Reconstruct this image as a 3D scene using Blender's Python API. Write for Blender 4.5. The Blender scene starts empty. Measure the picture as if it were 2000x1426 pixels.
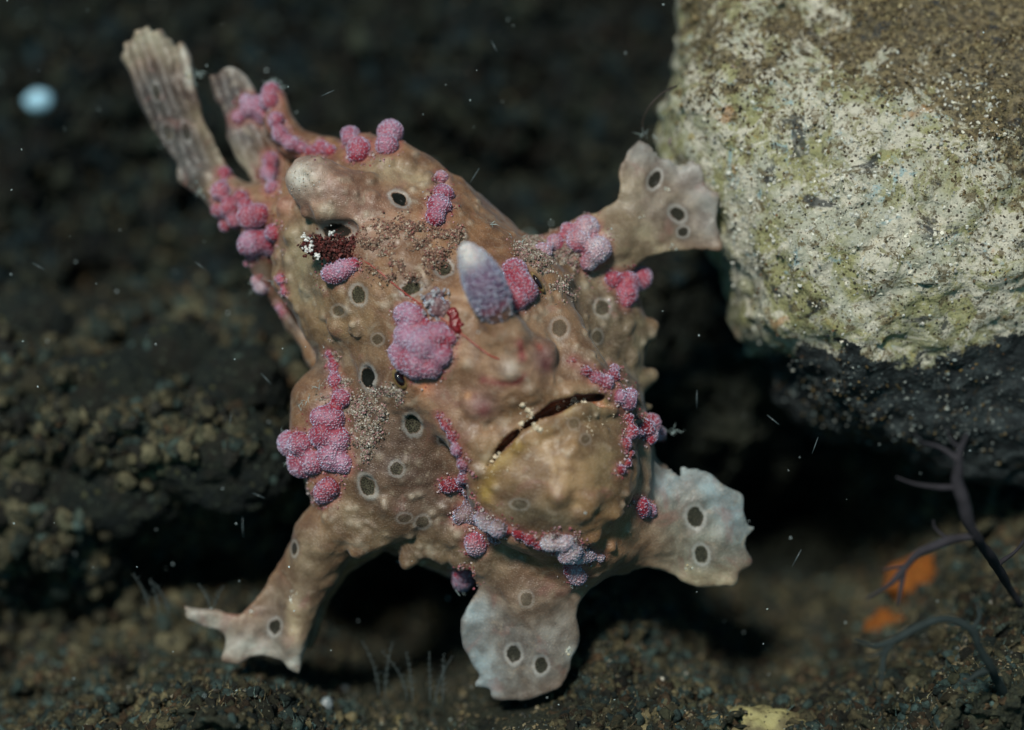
import bpy, math, random
import numpy as np
from mathutils import Matrix, Vector
random.seed(7); rng = np.random.default_rng(7)
SC = bpy.context.scene
SC.unit_settings.system = 'METRIC'; SC.unit_settings.scale_length = 0.01   # one unit is one centimetre
COL = SC.collection
# ------------------------------------------------------------------ frame: u right, v up, w towards the lens
PITCH = math.radians(35); D = 45.0
ROT = Matrix(((1, 0, 0, 0),
              (0, math.sin(PITCH), -math.cos(PITCH), 0),
              (0, math.cos(PITCH), math.sin(PITCH), 0),
              (0, 0, 0, 1)))
# ------------------------------------------------------------------ camera
cam = bpy.data.cameras.new('camera'); camo = bpy.data.objects.new('camera', cam); COL.objects.link(camo)
camo.matrix_world = ROT @ Matrix.Translation((0, 0, D))
cam.sensor_width = 36; cam.lens = 36 * D / 20.0
cam.clip_start = 1; cam.clip_end = 500
cam.dof.use_dof = True; cam.dof.focus_distance = D - 0.9; cam.dof.aperture_fstop = 0.042
cam.dof.aperture_blades = 0
SC.camera = camo
# ------------------------------------------------------------------ sky and sun
SUN = Vector((-0.22, 0.46, 0.86)).normalized()
SUNW = (ROT.to_3x3() @ SUN).normalized()
elev = math.asin(SUNW.z); azim = math.atan2(SUNW.x, SUNW.y)
w = bpy.data.worlds.new('World'); SC.world = w; w.use_nodes = True
nt = w.node_tree; bg = nt.nodes['Background']; sky = nt.nodes.new('ShaderNodeTexSky')
sky.sky_type = 'NISHITA'; sky.sun_disc = False; sky.sun_elevation = elev; sky.sun_rotation = azim
tint = nt.nodes.new('ShaderNodeMix'); tint.data_type = 'RGBA'; tint.blend_type = 'MULTIPLY'; tint.inputs[0].default_value = 1.0
tint.inputs[7].default_value = (0.45, 1.0, 0.95, 1)        # the water column takes the red out of the skylight
nt.links.new(sky.outputs[0], tint.inputs[6]); nt.links.new(tint.outputs[2], bg.inputs[0]); bg.inputs[1].default_value = 0.06
sl = bpy.data.lights.new('sun', 'SUN'); sl.energy = 3.7; sl.angle = math.radians(9); sl.color = (1.0, 0.955, 0.86)
so = bpy.data.objects.new('sun', sl); COL.objects.link(so)
so.rotation_euler = SUNW.to_track_quat('Z', 'Y').to_euler()
SC.view_settings.view_transform = 'Standard'; SC.view_settings.look = 'None'
SC.view_settings.exposure = 0.0; SC.view_settings.gamma = 1.0
SC.render.engine = 'CYCLES'; SC.cycles.use_denoising = True
SC.cycles.max_bounces = 6; SC.cycles.transparent_max_bounces = 8

# ------------------------------------------------------------------ small maths
def P(px, py, wp=0.0):
    """picture point at depth wp (hundredths) -> local u, v, w in cm"""
    ww = wp / 100.0; s = (D - ww) / D
    return np.array(((px - 1000) / 100.0 * s, (713 - py) / 100.0 * s, ww))
def proj(p):
    s = D / (D - p[..., 2])
    return p[..., 0] * s * 100 + 1000, 713 - p[..., 1] * s * 100
def hash3(ix, iy, iz, seed):
    h = (ix * 374761393 + iy * 668265263 + iz * 2147483647 + seed * 974634777) & 0xffffffff
    h = ((h ^ (h >> 13)) * 1274126177) & 0xffffffff
    h = ((h ^ (h >> 16)) * 2246822519) & 0xffffffff
    return ((h ^ (h >> 15)) & 0xffffff).astype(np.float32) / float(0xffffff)
def vnoise(x, y, z, seed=0):
    fx = np.floor(x); fy = np.floor(y); fz = np.floor(z)
    tx = x - fx; ty = y - fy; tz = z - fz
    tx = tx * tx * (3 - 2 * tx); ty = ty * ty * (3 - 2 * ty); tz = tz * tz * (3 - 2 * tz)
    ix = fx.astype(np.int64); iy = fy.astype(np.int64); iz = fz.astype(np.int64)
    r = 0
    for a in (0, 1):
        for b in (0, 1):
            for c in (0, 1):
                wgt = (tx if a else 1 - tx) * (ty if b else 1 - ty) * (tz if c else 1 - tz)
                r = r + wgt * hash3(ix + a, iy + b, iz + c, seed)
    return r * 2 - 1
def fbm(p, scale, octv=4, seed=0, gain=0.5):
    r = 0; a = 1.0; t = 0
    for o in range(octv):
        s = scale * 2 ** o
        r = r + a * vnoise(p[..., 0] * s + 13.1 * o, p[..., 1] * s + 7.7 * o, p[..., 2] * s + 3.3 * o, seed + o)
        t += a; a *= gain
    return r / t
def smin(a, b, k):
    h = np.clip(0.5 + 0.5 * (b - a) / k, 0, 1)
    return b + (a - b) * h - k * h * (1 - h)
def poly2d(U, V, pts):
    """signed distance to a polygon, negative inside"""
    d = np.full(U.shape, 1e9, np.float32); s = np.ones(U.shape, np.float32)
    n = len(pts)
    for i in range(n):
        ax, ay = pts[i]; bx, by = pts[i - 1]
        ex, ey = bx - ax, by - ay; wx, wy = U - ax, V - ay
        t = np.clip((wx * ex + wy * ey) / (ex * ex + ey * ey + 1e-9), 0, 1)
        d = np.minimum(d, (wx - ex * t) ** 2 + (wy - ey * t) ** 2)
        c1 = V >= ay; c2 = V < by; c3 = ex * wy > ey * wx
        flip = (c1 & c2 & c3) | (~c1 & ~c2 & ~c3)
        s = np.where(flip, -s, s)
    return s * np.sqrt(d)
def catmull(pts, n=6):
    pts = [np.array(p, float) for p in pts]; out = []; m = len(pts)
    for i in range(m):
        p0, p1, p2, p3 = pts[i - 1], pts[i], pts[(i + 1) % m], pts[(i + 2) % m]
        for j in range(n):
            t = j / n
            out.append(0.5 * ((2 * p1) + (-p0 + p2) * t + (2 * p0 - 5 * p1 + 4 * p2 - p3) * t * t + (-p0 + 3 * p1 - 3 * p2 + p3) * t ** 3))
    return out

class Grid:
    def __init__(s, lo, hi, h):
        s.lo = np.array(lo, np.float32); s.h = h
        s.n = [int(math.ceil((hi[i] - lo[i]) / h)) + 1 for i in range(3)]
        s.ax = [s.lo[i] + h * np.arange(s.n[i], dtype=np.float32) for i in range(3)]
        s.F = np.full(s.n, 5.0, np.float32)
    def box(s, lo, hi):
        sl = []; ax = []
        for i in range(3):
            a = max(0, int((lo[i] - s.lo[i]) / s.h)); b = min(s.n[i], int((hi[i] - s.lo[i]) / s.h) + 2)
            if b <= a: return None
            sl.append(slice(a, b)); ax.append(s.ax[i][a:b])
        return tuple(sl), ax[0][:, None, None], ax[1][None, :, None], ax[2][None, None, :]
    def put(s, lo, hi, k, f, cut=False):
        m = k + 3 * s.h
        r = s.box([x - m for x in lo], [x + m for x in hi])
        if r is None: return
        sl, X, Y, Z = r; d = f(X, Y, Z)
        if cut: s.F[sl] = -smin(-s.F[sl], d, k)
        else: s.F[sl] = smin(s.F[sl], d, k)
    def seg(s, a, b, ra, rb, k=0.2, cut=False):
        a = np.array(a, np.float32); b = np.array(b, np.float32); ab = b - a; L = float(ab @ ab) + 1e-9; R = max(ra, rb)
        def f(X, Y, Z):
            t = np.clip(((X - a[0]) * ab[0] + (Y - a[1]) * ab[1] + (Z - a[2]) * ab[2]) / L, 0, 1)
            return np.sqrt((X - a[0] - ab[0] * t) ** 2 + (Y - a[1] - ab[1] * t) ** 2 + (Z - a[2] - ab[2] * t) ** 2) - (ra + (rb - ra) * t)
        s.put(np.minimum(a, b) - R, np.maximum(a, b) + R, k, f, cut)
    def chain(s, pts, k=0.2, cut=False):
        """pts: (px, py, w, r) in picture hundredths"""
        q = [(P(p[0], p[1], p[2]), p[3] / 100.0) for p in pts]
        if len(q) == 1: q = q * 2
        for (a, ra), (b, rb) in zip(q, q[1:]): s.seg(a, b, ra, rb, k, cut)
    def ell(s, px, py, wp, rx, ry, rz, ang=0, k=0.3, cut=False):
        c = P(px, py, wp); rx, ry, rz = rx / 100., ry / 100., rz / 100.; ca, sa = math.cos(ang), math.sin(ang); m = min(rx, ry, rz); R = max(rx, ry)
        def f(X, Y, Z):
            x = X - c[0]; y = Y - c[1]; xx = (x * ca + y * sa) / rx; yy = (-x * sa + y * ca) / ry; zz = (Z - c[2]) / rz
            q = np.sqrt(xx * xx + yy * yy + zz * zz)
            g = np.sqrt((xx / rx) ** 2 + (yy / ry) ** 2 + (zz / rz) ** 2) + 1e-6
            return q * (q - 1) / g
        s.put(c - [R, R, rz], c + [R, R, rz], k, f, cut)
    def sheet(s, pts, wp, hw, r, wf=None, k=0.15, smooth=4, taper=0.0, rag=0.0, base=None, rays=20, ramp=0.014):
        """membrane: outline in picture points at depth wp, half thickness hw, edge radius r"""
        pts = catmull(pts, smooth) if smooth else pts
        if rag:
            c_ = np.mean(pts, 0); pts = [p + (p - c_) / np.linalg.norm(p - c_) * rag * float(vnoise(np.array(i * .6), np.array(.5), np.array(rag), 8)) * 1.6 for i, p in enumerate(pts)]
        if base is not None:
            bb = P(base[0], base[1], wp); wf0 = wf
            wf = lambda X, Y: (wf0(X, Y) if wf0 else 0) + ramp * np.cos(np.arctan2(Y - bb[1], X - bb[0]) * rays + 0.6 * np.sin(X * 3)) * np.clip(np.hypot(X - bb[0], Y - bb[1]) / 1.2 - 0.5, 0, 1)
        q = [P(p[0], p[1], wp)[:2] for p in pts]
        A = np.array(q); lo = [A[:, 0].min(), A[:, 1].min(), wp / 100. - hw - 1.2]; hi = [A[:, 0].max(), A[:, 1].max(), wp / 100. + hw + 1.2]
        def f(X, Y, Z):
            d2 = poly2d(np.broadcast_to(X[:, :, 0], (X.shape[0], Y.shape[1])), np.broadcast_to(Y[:, :, 0], (X.shape[0], Y.shape[1])), q)
            w0 = wp / 100. + (wf(X[:, :, 0], Y[:, :, 0]) if wf else 0)
            hh = hw * np.clip(1 - taper + taper * np.clip(-d2 / 0.9, 0, 1), 0.25, 1)
            w0 = np.broadcast_to(w0, d2.shape)[:, :, None]
            dx = (d2 + r)[:, :, None]; dy = np.abs(Z - w0) - hh[:, :, None] + r
            return np.minimum(np.maximum(dx, dy), 0) + np.sqrt(np.maximum(dx, 0) ** 2 + np.maximum(dy, 0) ** 2) - r
        s.put(lo, hi, k, f)
    def noise(s, scale, amp, octv=3, seed=0, band=0.5):
        m = np.abs(s.F) < band
        idx = np.argwhere(m); p = s.lo + idx * s.h
        s.F[m] += amp * fbm(p, scale, octv, seed)
    def sample(s, p):
        q = (np.asarray(p, np.float32) - s.lo) / s.h
        i = np.clip(np.floor(q).astype(int), 0, np.array(s.n) - 2); t = np.clip(q - i, 0, 1); r = 0
        for a in (0, 1):
            for b in (0, 1):
                for c in (0, 1):
                    wt = (t[..., 0] if a else 1 - t[..., 0]) * (t[..., 1] if b else 1 - t[..., 1]) * (t[..., 2] if c else 1 - t[..., 2])
                    r = r + wt * s.F[i[..., 0] + a, i[..., 1] + b, i[..., 2] + c]
        return r
    def depthmap(s, fill=60):
        ins = s.F < 0
        any_ = ins.any(2); k = s.n[2] - 1 - np.argmax(ins[:, :, ::-1], 2)
        m = np.where(any_, s.lo[2] + k * s.h, np.nan).astype(np.float32)
        s.hit = any_.copy()
        for _ in range(fill):
            if not np.isnan(m).any(): break
            acc = np.zeros_like(m); cnt = np.zeros_like(m)
            for dx, dy in ((1, 0), (-1, 0), (0, 1), (0, -1)):
                r = np.roll(m, (dx, dy), (0, 1)); ok = ~np.isnan(r); acc[ok] += r[ok]; cnt[ok] += 1
            g = np.isnan(m) & (cnt > 0); m[g] = acc[g] / cnt[g]
        s.dm = m
    def surf(s, px, py):
        """front surface depth (hundredths) seen at a picture point"""
        ww = 0.0
        for _ in range(4):
            p = P(px, py, ww * 100); i = int(round((p[0] - s.lo[0]) / s.h)); j = int(round((p[1] - s.lo[1]) / s.h))
            i = min(max(i, 0), s.n[0] - 1); j = min(max(j, 0), s.n[1] - 1); v = s.dm[i, j]
            if np.isnan(v): return 0.0
            ww = float(v)
        return ww * 100
    def mesh(s):
        F = s.F; F[0] = F[-1] = 1; F[:, 0] = F[:, -1] = 1; F[:, :, 0] = F[:, :, -1] = 1
        I = F < 0; n = [k - 1 for k in s.n]
        c = np.zeros(n, np.int8)
        for a in (0, 1):
            for b in (0, 1):
                for d in (0, 1): c += I[a:a + n[0], b:b + n[1], d:d + n[2]]
        act = (c > 0) & (c < 8); idx = np.argwhere(act); cid = np.full(n, -1, np.int64); cid[act] = np.arange(len(idx))
        acc = np.zeros((len(idx), 3)); cnt = np.zeros(len(idx))
        cor = [(a, b, d) for a in (0, 1) for b in (0, 1) for d in (0, 1)]
        V = {q: F[idx[:, 0] + q[0], idx[:, 1] + q[1], idx[:, 2] + q[2]].astype(float) for q in cor}
        for q in cor:
            for ax in range(3):
                if q[ax] == 0:
                    r = list(q); r[ax] = 1; a = V[q]; b = V[tuple(r)]
                    m = (a < 0) != (b < 0); t = np.where(m, a / np.where(m, a - b, 1), 0)
                    for k in range(3):
                        acc[:, k] += np.where(m, q[k] + (t if k == ax else 0), 0)
                    cnt += m
        vert = s.lo + (idx + acc / cnt[:, None]) * s.h
        quads = []
        for ax in range(3):
            o = [k for k in range(3) if k != ax]
            sa = [slice(None)] * 3; sb = [slice(None)] * 3; sa[ax] = slice(0, -1); sb[ax] = slice(1, None)
            ch = I[tuple(sa)] != I[tuple(sb)]
            e = np.argwhere(ch); e = e[(e[:, o[0]] > 0) & (e[:, o[1]] > 0) & (e[:, o[0]] < s.n[o[0]] - 1) & (e[:, o[1]] < s.n[o[1]] - 1)]
            def cc(d0, d1):
                f = e.copy(); f[:, o[0]] -= d0; f[:, o[1]] -= d1; return cid[f[:, 0], f[:, 1], f[:, 2]]
            q = np.stack([cc(1, 1), cc(0, 1), cc(0, 0), cc(1, 0)], 1)
            ins = I[e[:, 0], e[:, 1], e[:, 2]]
            if ax == 1: ins = ~ins
            q[~ins] = q[~ins][:, ::-1]
            quads.append(q)
        return vert, np.concatenate(quads)

# ------------------------------------------------------------------ linking
def make_mesh(name, V, Fc, mat, attrs=None, smooth=True):
    me = bpy.data.meshes.new(name); V = np.asarray(V, np.float32); Fc = np.asarray(Fc)
    n = Fc.shape[1]
    me.vertices.add(len(V)); me.vertices.foreach_set('co', V.ravel())
    me.loops.add(Fc.size); me.loops.foreach_set('vertex_index', Fc.ravel().astype(np.int32))
    me.polygons.add(len(Fc)); me.polygons.foreach_set('loop_start', (np.arange(len(Fc)) * n).astype(np.int32))
    me.update(calc_edges=True)
    me.polygons.foreach_set('use_smooth', np.full(len(Fc), smooth))
    for k, v in (attrs or {}).items():
        v = np.asarray(v, np.float32)
        if v.ndim == 2:
            a = me.attributes.new(k, 'FLOAT_COLOR', 'POINT')
            a.data.foreach_set('color', np.concatenate([v, np.ones((len(v), 1), np.float32)], 1).ravel())
        else:
            a = me.attributes.new(k, 'FLOAT', 'POINT'); a.data.foreach_set('value', v)
    me.materials.append(mat)
    return me
def link(name, me, parent=None, origin=None):
    """mesh data is in local u, v, w; origin moves the object's own zero"""
    o = bpy.data.objects.new(name, me); COL.objects.link(o)
    if parent is not None: o.parent = parent
    else:
        if origin is None and me is not None:
            n = len(me.vertices); c = np.empty(n * 3, np.float32); me.vertices.foreach_get('co', c); c = c.reshape(-1, 3)
            origin = (float(c[:, 0].mean()), float(c[:, 1].min()), float(c[:, 2].mean()))
            c -= np.array(origin, np.float32); me.vertices.foreach_set('co', c.ravel()); me.update()
        o.matrix_world = ROT @ Matrix.Translation(origin or (0, 0, 0))
    return o
def tag(o, label, cat, group=None, kind=None):
    if label: o['label'] = label
    if cat: o['category'] = cat
    if group: o['group'] = group
    if kind: o['kind'] = kind
    return o
def empty(name, label, cat, origin=(0, 0, 0), group=None):
    o = bpy.data.objects.new(name, None); COL.objects.link(o); o.empty_display_size = 0.5
    o.matrix_world = ROT @ Matrix.Translation(origin); return tag(o, label, cat, group)

# ------------------------------------------------------------------ node helper
class NB:
    def __init__(s, name):
        s.m = bpy.data.materials.new(name); s.m.use_nodes = True; s.t = s.m.node_tree; s.b = s.t.nodes['Principled BSDF']
        s.co = s.t.nodes.new('ShaderNodeTexCoord').outputs['Object']
    def set(s, sock, v):
        if isinstance(v, bpy.types.NodeSocket): s.t.links.new(v, sock)
        elif isinstance(v, (tuple, list)) and len(v) == 3 and sock.type == 'RGBA': sock.default_value = (*v, 1)
        else: sock.default_value = v
    def attr(s, n, fac=False):
        a = s.t.nodes.new('ShaderNodeAttribute'); a.attribute_name = n; return a.outputs['Fac' if fac else 'Color']
    def noise(s, scale, det=4, rough=0.55, vec=None, dist=0.0):
        n = s.t.nodes.new('ShaderNodeTexNoise'); s.t.links.new(vec or s.co, n.inputs['Vector'])
        n.inputs['Scale'].default_value = scale; n.inputs['Detail'].default_value = det; n.inputs['Roughness'].default_value = rough
        n.inputs['Distortion'].default_value = dist; return n.outputs['Fac']
    def voro(s, scale, feat='F1', out='Distance', rnd=1.0, vec=None):
        n = s.t.nodes.new('ShaderNodeTexVoronoi'); n.feature = feat; s.t.links.new(vec or s.co, n.inputs['Vector'])
        n.inputs['Scale'].default_value = scale; n.inputs['Randomness'].default_value = rnd; return n.outputs[out]
    def ramp(s, v, a, b, lo=0.0, hi=1.0):
        n = s.t.nodes.new('ShaderNodeMapRange'); n.interpolation_type = 'SMOOTHSTEP'; s.set(n.inputs[0], v)
        for i, x in enumerate((a, b, lo, hi)): n.inputs[i + 1].default_value = x
        return n.outputs[0]
    def math(s, op, a, b=0.0):
        n = s.t.nodes.new('ShaderNodeMath'); n.operation = op; s.set(n.inputs[0], a); s.set(n.inputs[1], b); return n.outputs[0]
    def mix(s, f, a, b, mode='MIX'):
        n = s.t.nodes.new('ShaderNodeMix'); n.data_type = 'RGBA'; n.blend_type = mode
        s.set(n.inputs[0], f); s.set(n.inputs[6], a); s.set(n.inputs[7], b); return n.outputs[2]
    def bump(s, h, dist, strength=1.0, prev=None):
        n = s.t.nodes.new('ShaderNodeBump'); s.set(n.inputs['Height'], h); n.inputs['Distance'].default_value = dist
        n.inputs['Strength'].default_value = strength
        if prev is not None: s.t.links.new(prev, n.inputs['Normal'])
        return n.outputs[0]
    def out(s, col, rough=0.6, nrm=None, spec=0.4, **kw):
        s.set(s.b.inputs['Base Color'], col); s.set(s.b.inputs['Roughness'], rough); s.b.inputs['Specular IOR Level'].default_value = spec
        if nrm is not None: s.t.links.new(nrm, s.b.inputs['Normal'])
        for k, v in kw.items(): s.set(s.b.inputs[k.replace('_', ' ')], v)
        return s.m

# fish skin: colour laid on the skin, ocelli with pale rings and a netted centre
def skin_mat():
    n = NB('frogfish_skin'); c = n.attr('Col')
    dots = n.voro(16.0); blot = n.noise(1.6, 4, 0.6); fine = n.noise(9, 3, 0.6)
    c = n.mix(n.ramp(blot, 0.38, 0.62, 0.0, 0.7), c, n.mix(1.0, c, (0.50, 0.42, 0.38), 'MULTIPLY'))
    c = n.mix(n.ramp(fine, 0.45, 0.75, 0.0, 0.35), c, n.mix(1.0, c, (1.35, 1.3, 1.25), 'MULTIPLY'))
    c = n.mix(n.ramp(n.voro(24.0), 0.15, 0.5, 0.13, 0.0), c, (0.55, 0.44, 0.34))
    c = n.mix(n.ramp(n.noise(3.2, 5, 0.6, dist=0.5), 0.42, 0.68, 0.0, 0.5), c, n.mix(1.0, c, (0.60, 0.52, 0.50), 'MULTIPLY'))
    c = n.mix(n.ramp(n.noise(2.3, 6, 0.65, dist=0.8), 0.55, 0.68, 0.0, 0.5), c, (0.30, 0.235, 0.17)); c = n.mix(n.ramp(n.noise(1.3, 5, 0.6, dist=0.6), 0.56, 0.68, 0.0, 0.35), c, (0.22, 0.085, 0.07))
    tiny = n.voro(5.5); c = n.mix(n.ramp(tiny, 0.035, 0.07, 0.75, 0.0), c, (0.03, 0.02, 0.015))
    # ocelli
    oc = n.attr('oc', True); st = n.attr('ocs', True)
    oc2 = n.math('ADD', oc, n.math('MULTIPLY', n.math('SUBTRACT', n.noise(6, 4, 0.7), 0.5), 0.9))
    ring = n.math('MULTIPLY', n.ramp(oc2, 1.0, 1.18), n.ramp(oc2, 1.3, 1.75, 1.0, 0.0))
    halo = n.math('MULTIPLY', n.ramp(oc2, 1.5, 2.6, 0.35, 0.0), st)
    c = n.mix(halo, c, (0.06, 0.045, 0.04))
    c = n.mix(n.math('MULTIPLY', ring, n.math('MULTIPLY', n.math('ADD', st, 0.1), 0.75)), c, n.mix(0.5, c, (0.42, 0.42, 0.40)))
    net = n.ramp(n.voro(26, 'DISTANCE_TO_EDGE'), 0.03, 0.13, 1.0, 0.0)
    inner = n.mix(net, (0.006, 0.007, 0.006), n.mix(n.attr('ocb', True), (0.085, 0.082, 0.050), (0.012, 0.013, 0.011)))
    c = n.mix(n.math('MULTIPLY', n.ramp(oc2, 0.92, 1.08, 1.0, 0.0), n.math('POWER', st, 0.6)), c, inner)
    h = n.math('ADD', n.math('MULTIPLY', n.ramp(n.voro(24.0), 0.1, 0.55, 1.0, 0.0), 0.4), fine)
    nr = n.bump(h, 0.02, 0.6)
    spot = n.math('MULTIPLY', n.ramp(oc2, 0.95, 1.15, 1.0, 0.0), st)
    n.set(n.b.inputs['Sheen Weight'], 0.0)
    mo = n.out(c, n.math('ADD', n.ramp(fine, 0.3, 0.7, 0.42, 0.62), n.math('MULTIPLY', spot, 0.4)), nr, 0.5, Coat_Weight=0.04, Coat_Roughness=0.3, Subsurface_Weight=0.22, Subsurface_Radius=(0.22, 0.14, 0.09),
                 Subsurface_Scale=0.22, Sheen_Weight=0.10, Sheen_Roughness=0.4, Sheen_Tint=(0.6, 0.8, 1.0))
    n.set(n.b.inputs['Specular IOR Level'], n.math('SUBTRACT', 0.5, n.math('MULTIPLY', spot, 0.45)))
    n.set(n.b.inputs['Subsurface Weight'], n.math('SUBTRACT', 0.22, n.math('MULTIPLY', spot, 0.2)))
    return mo
def wart_mat(name, scale=17.0, white=(0.66, 0.58, 0.68), amount=0.7, rnd=0.75):
    n = NB(name); c = n.attr('Col'); v = n.voro(scale, rnd=rnd); big = n.noise(2.5, 3)
    c = n.mix(n.ramp(big, 0.35, 0.7, 0.0, 0.5), c, n.mix(1.0, c, (0.65, 0.32, 0.42), 'MULTIPLY'))
    pap = n.ramp(v, 0.16, 0.46, amount, 0.0)
    pap = n.math('MULTIPLY', pap, n.attr('tip', True))
    c = n.mix(pap, c, white)
    c = n.mix(n.ramp(v, 0.45, 0.75, 0.0, 0.4), c, n.mix(1.0, c, (0.5, 0.16, 0.2), 'MULTIPLY'))
    nr = n.bump(n.ramp(v, 0.05, 0.6, 1.0, 0.0), 0.04, 0.7)
    return n.out(c, 0.5, nr, 0.4, Subsurface_Weight=0.15, Subsurface_Radius=(0.3, 0.12, 0.12), Subsurface_Scale=0.4,
                 Sheen_Weight=0.9, Sheen_Roughness=0.3, Sheen_Tint=(0.5, 0.7, 1.0))
def grain_mat(name, rough=0.6, spec=0.4):
    n = NB(name); c = n.attr('Col'); f = n.noise(22, 2)
    return n.out(n.mix(n.ramp(f, 0.35, 0.7, 0, 0.6), c, n.mix(1.0, c, (0.4, 0.35, 0.3), 'MULTIPLY')), rough, None, spec)
def speck_mat():
    n = NB('silt_coat'); c = n.attr('Col'); c = n.mix(n.ramp(n.noise(6, 6, 0.75), 0.4, 0.62, 0, 0.8), c, n.mix(1.0, c, (0.25, 0.28, 0.28), 'MULTIPLY'))
    q = n.t.nodes.new('ShaderNodeSeparateColor'); n.set(q.inputs[0], n.voro(12, out='Color')); c = n.mix(n.math('MULTIPLY', n.ramp(n.voro(12), 0.15, 0.3, 1, 0), n.ramp(q.outputs[0], 0.75, 0.85)), c, (0.22, 0.21, 0.15))
    return n.out(c, 0.8, n.bump(n.noise(8, 6, 0.75), 0.1, 1.0), 0.25)
def silt_mat():
    n = NB('volcanic_silt'); a = n.noise(0.5, 6, 0.65); b = n.noise(2.2, 6, 0.7)
    c = n.mix(n.ramp(a, 0.35, 0.65), (0.004, 0.009, 0.010), (0.014, 0.018, 0.014))
    c = n.mix(n.ramp(b, 0.42, 0.66), c, (0.034, 0.032, 0.021))
    c = n.mix(n.ramp(n.noise(0.9, 4, 0.6), 0.55, 0.7, 0, 0.7), c, (0.028, 0.016, 0.010))
    for sc, lo, hi, col in ((6.0, 0.7, 0.85, (0.12, 0.115, 0.08)), (2.6, 0.86, 0.93, (0.17, 0.21, 0.19)), (3.9, 0.80, 0.9, (0.15, 0.11, 0.045)), (11.0, 0.6, 0.8, (0.16, 0.14, 0.09)), (1.4, 0.93, 0.97, (0.20, 0.22, 0.18))):
        q = n.t.nodes.new('ShaderNodeSeparateColor'); n.set(q.inputs[0], n.voro(sc, out='Color'))
        c = n.mix(n.math('MULTIPLY', n.ramp(n.voro(sc), 0.16, 0.34, 1, 0), n.ramp(q.outputs[0], lo, hi)), c, col)
    c = n.mix(n.ramp(n.attr('silt', True), 0.0, 0.9, 0.0, 0.6), n.mix(1.0, c, (0.62, 0.72, 0.78), 'MULTIPLY'), n.mix(n.ramp(n.noise(5, 5, 0.7), 0.35, 0.65), (0.035, 0.038, 0.028), (0.095, 0.085, 0.052)))  # paler silt paints light on mound tops, the darker mix shades the pits
    c = n.mix(n.math('MULTIPLY', n.attr('far', True), 0.8), c, n.mix(1.0, c, (0.42, 0.6, 0.62), 'MULTIPLY'))  # far bed darkened in colour: painted falloff of light with distance
    c = n.mix(1.0, c, (0.78, 0.90, 0.84), 'MULTIPLY')
    nr = n.bump(n.noise(4, 7, 0.75), 0.18, 1.0); nr = n.bump(n.voro(10), 0.06, 0.7, nr)
    return n.out(c, 0.75, nr, 0.3)
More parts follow.
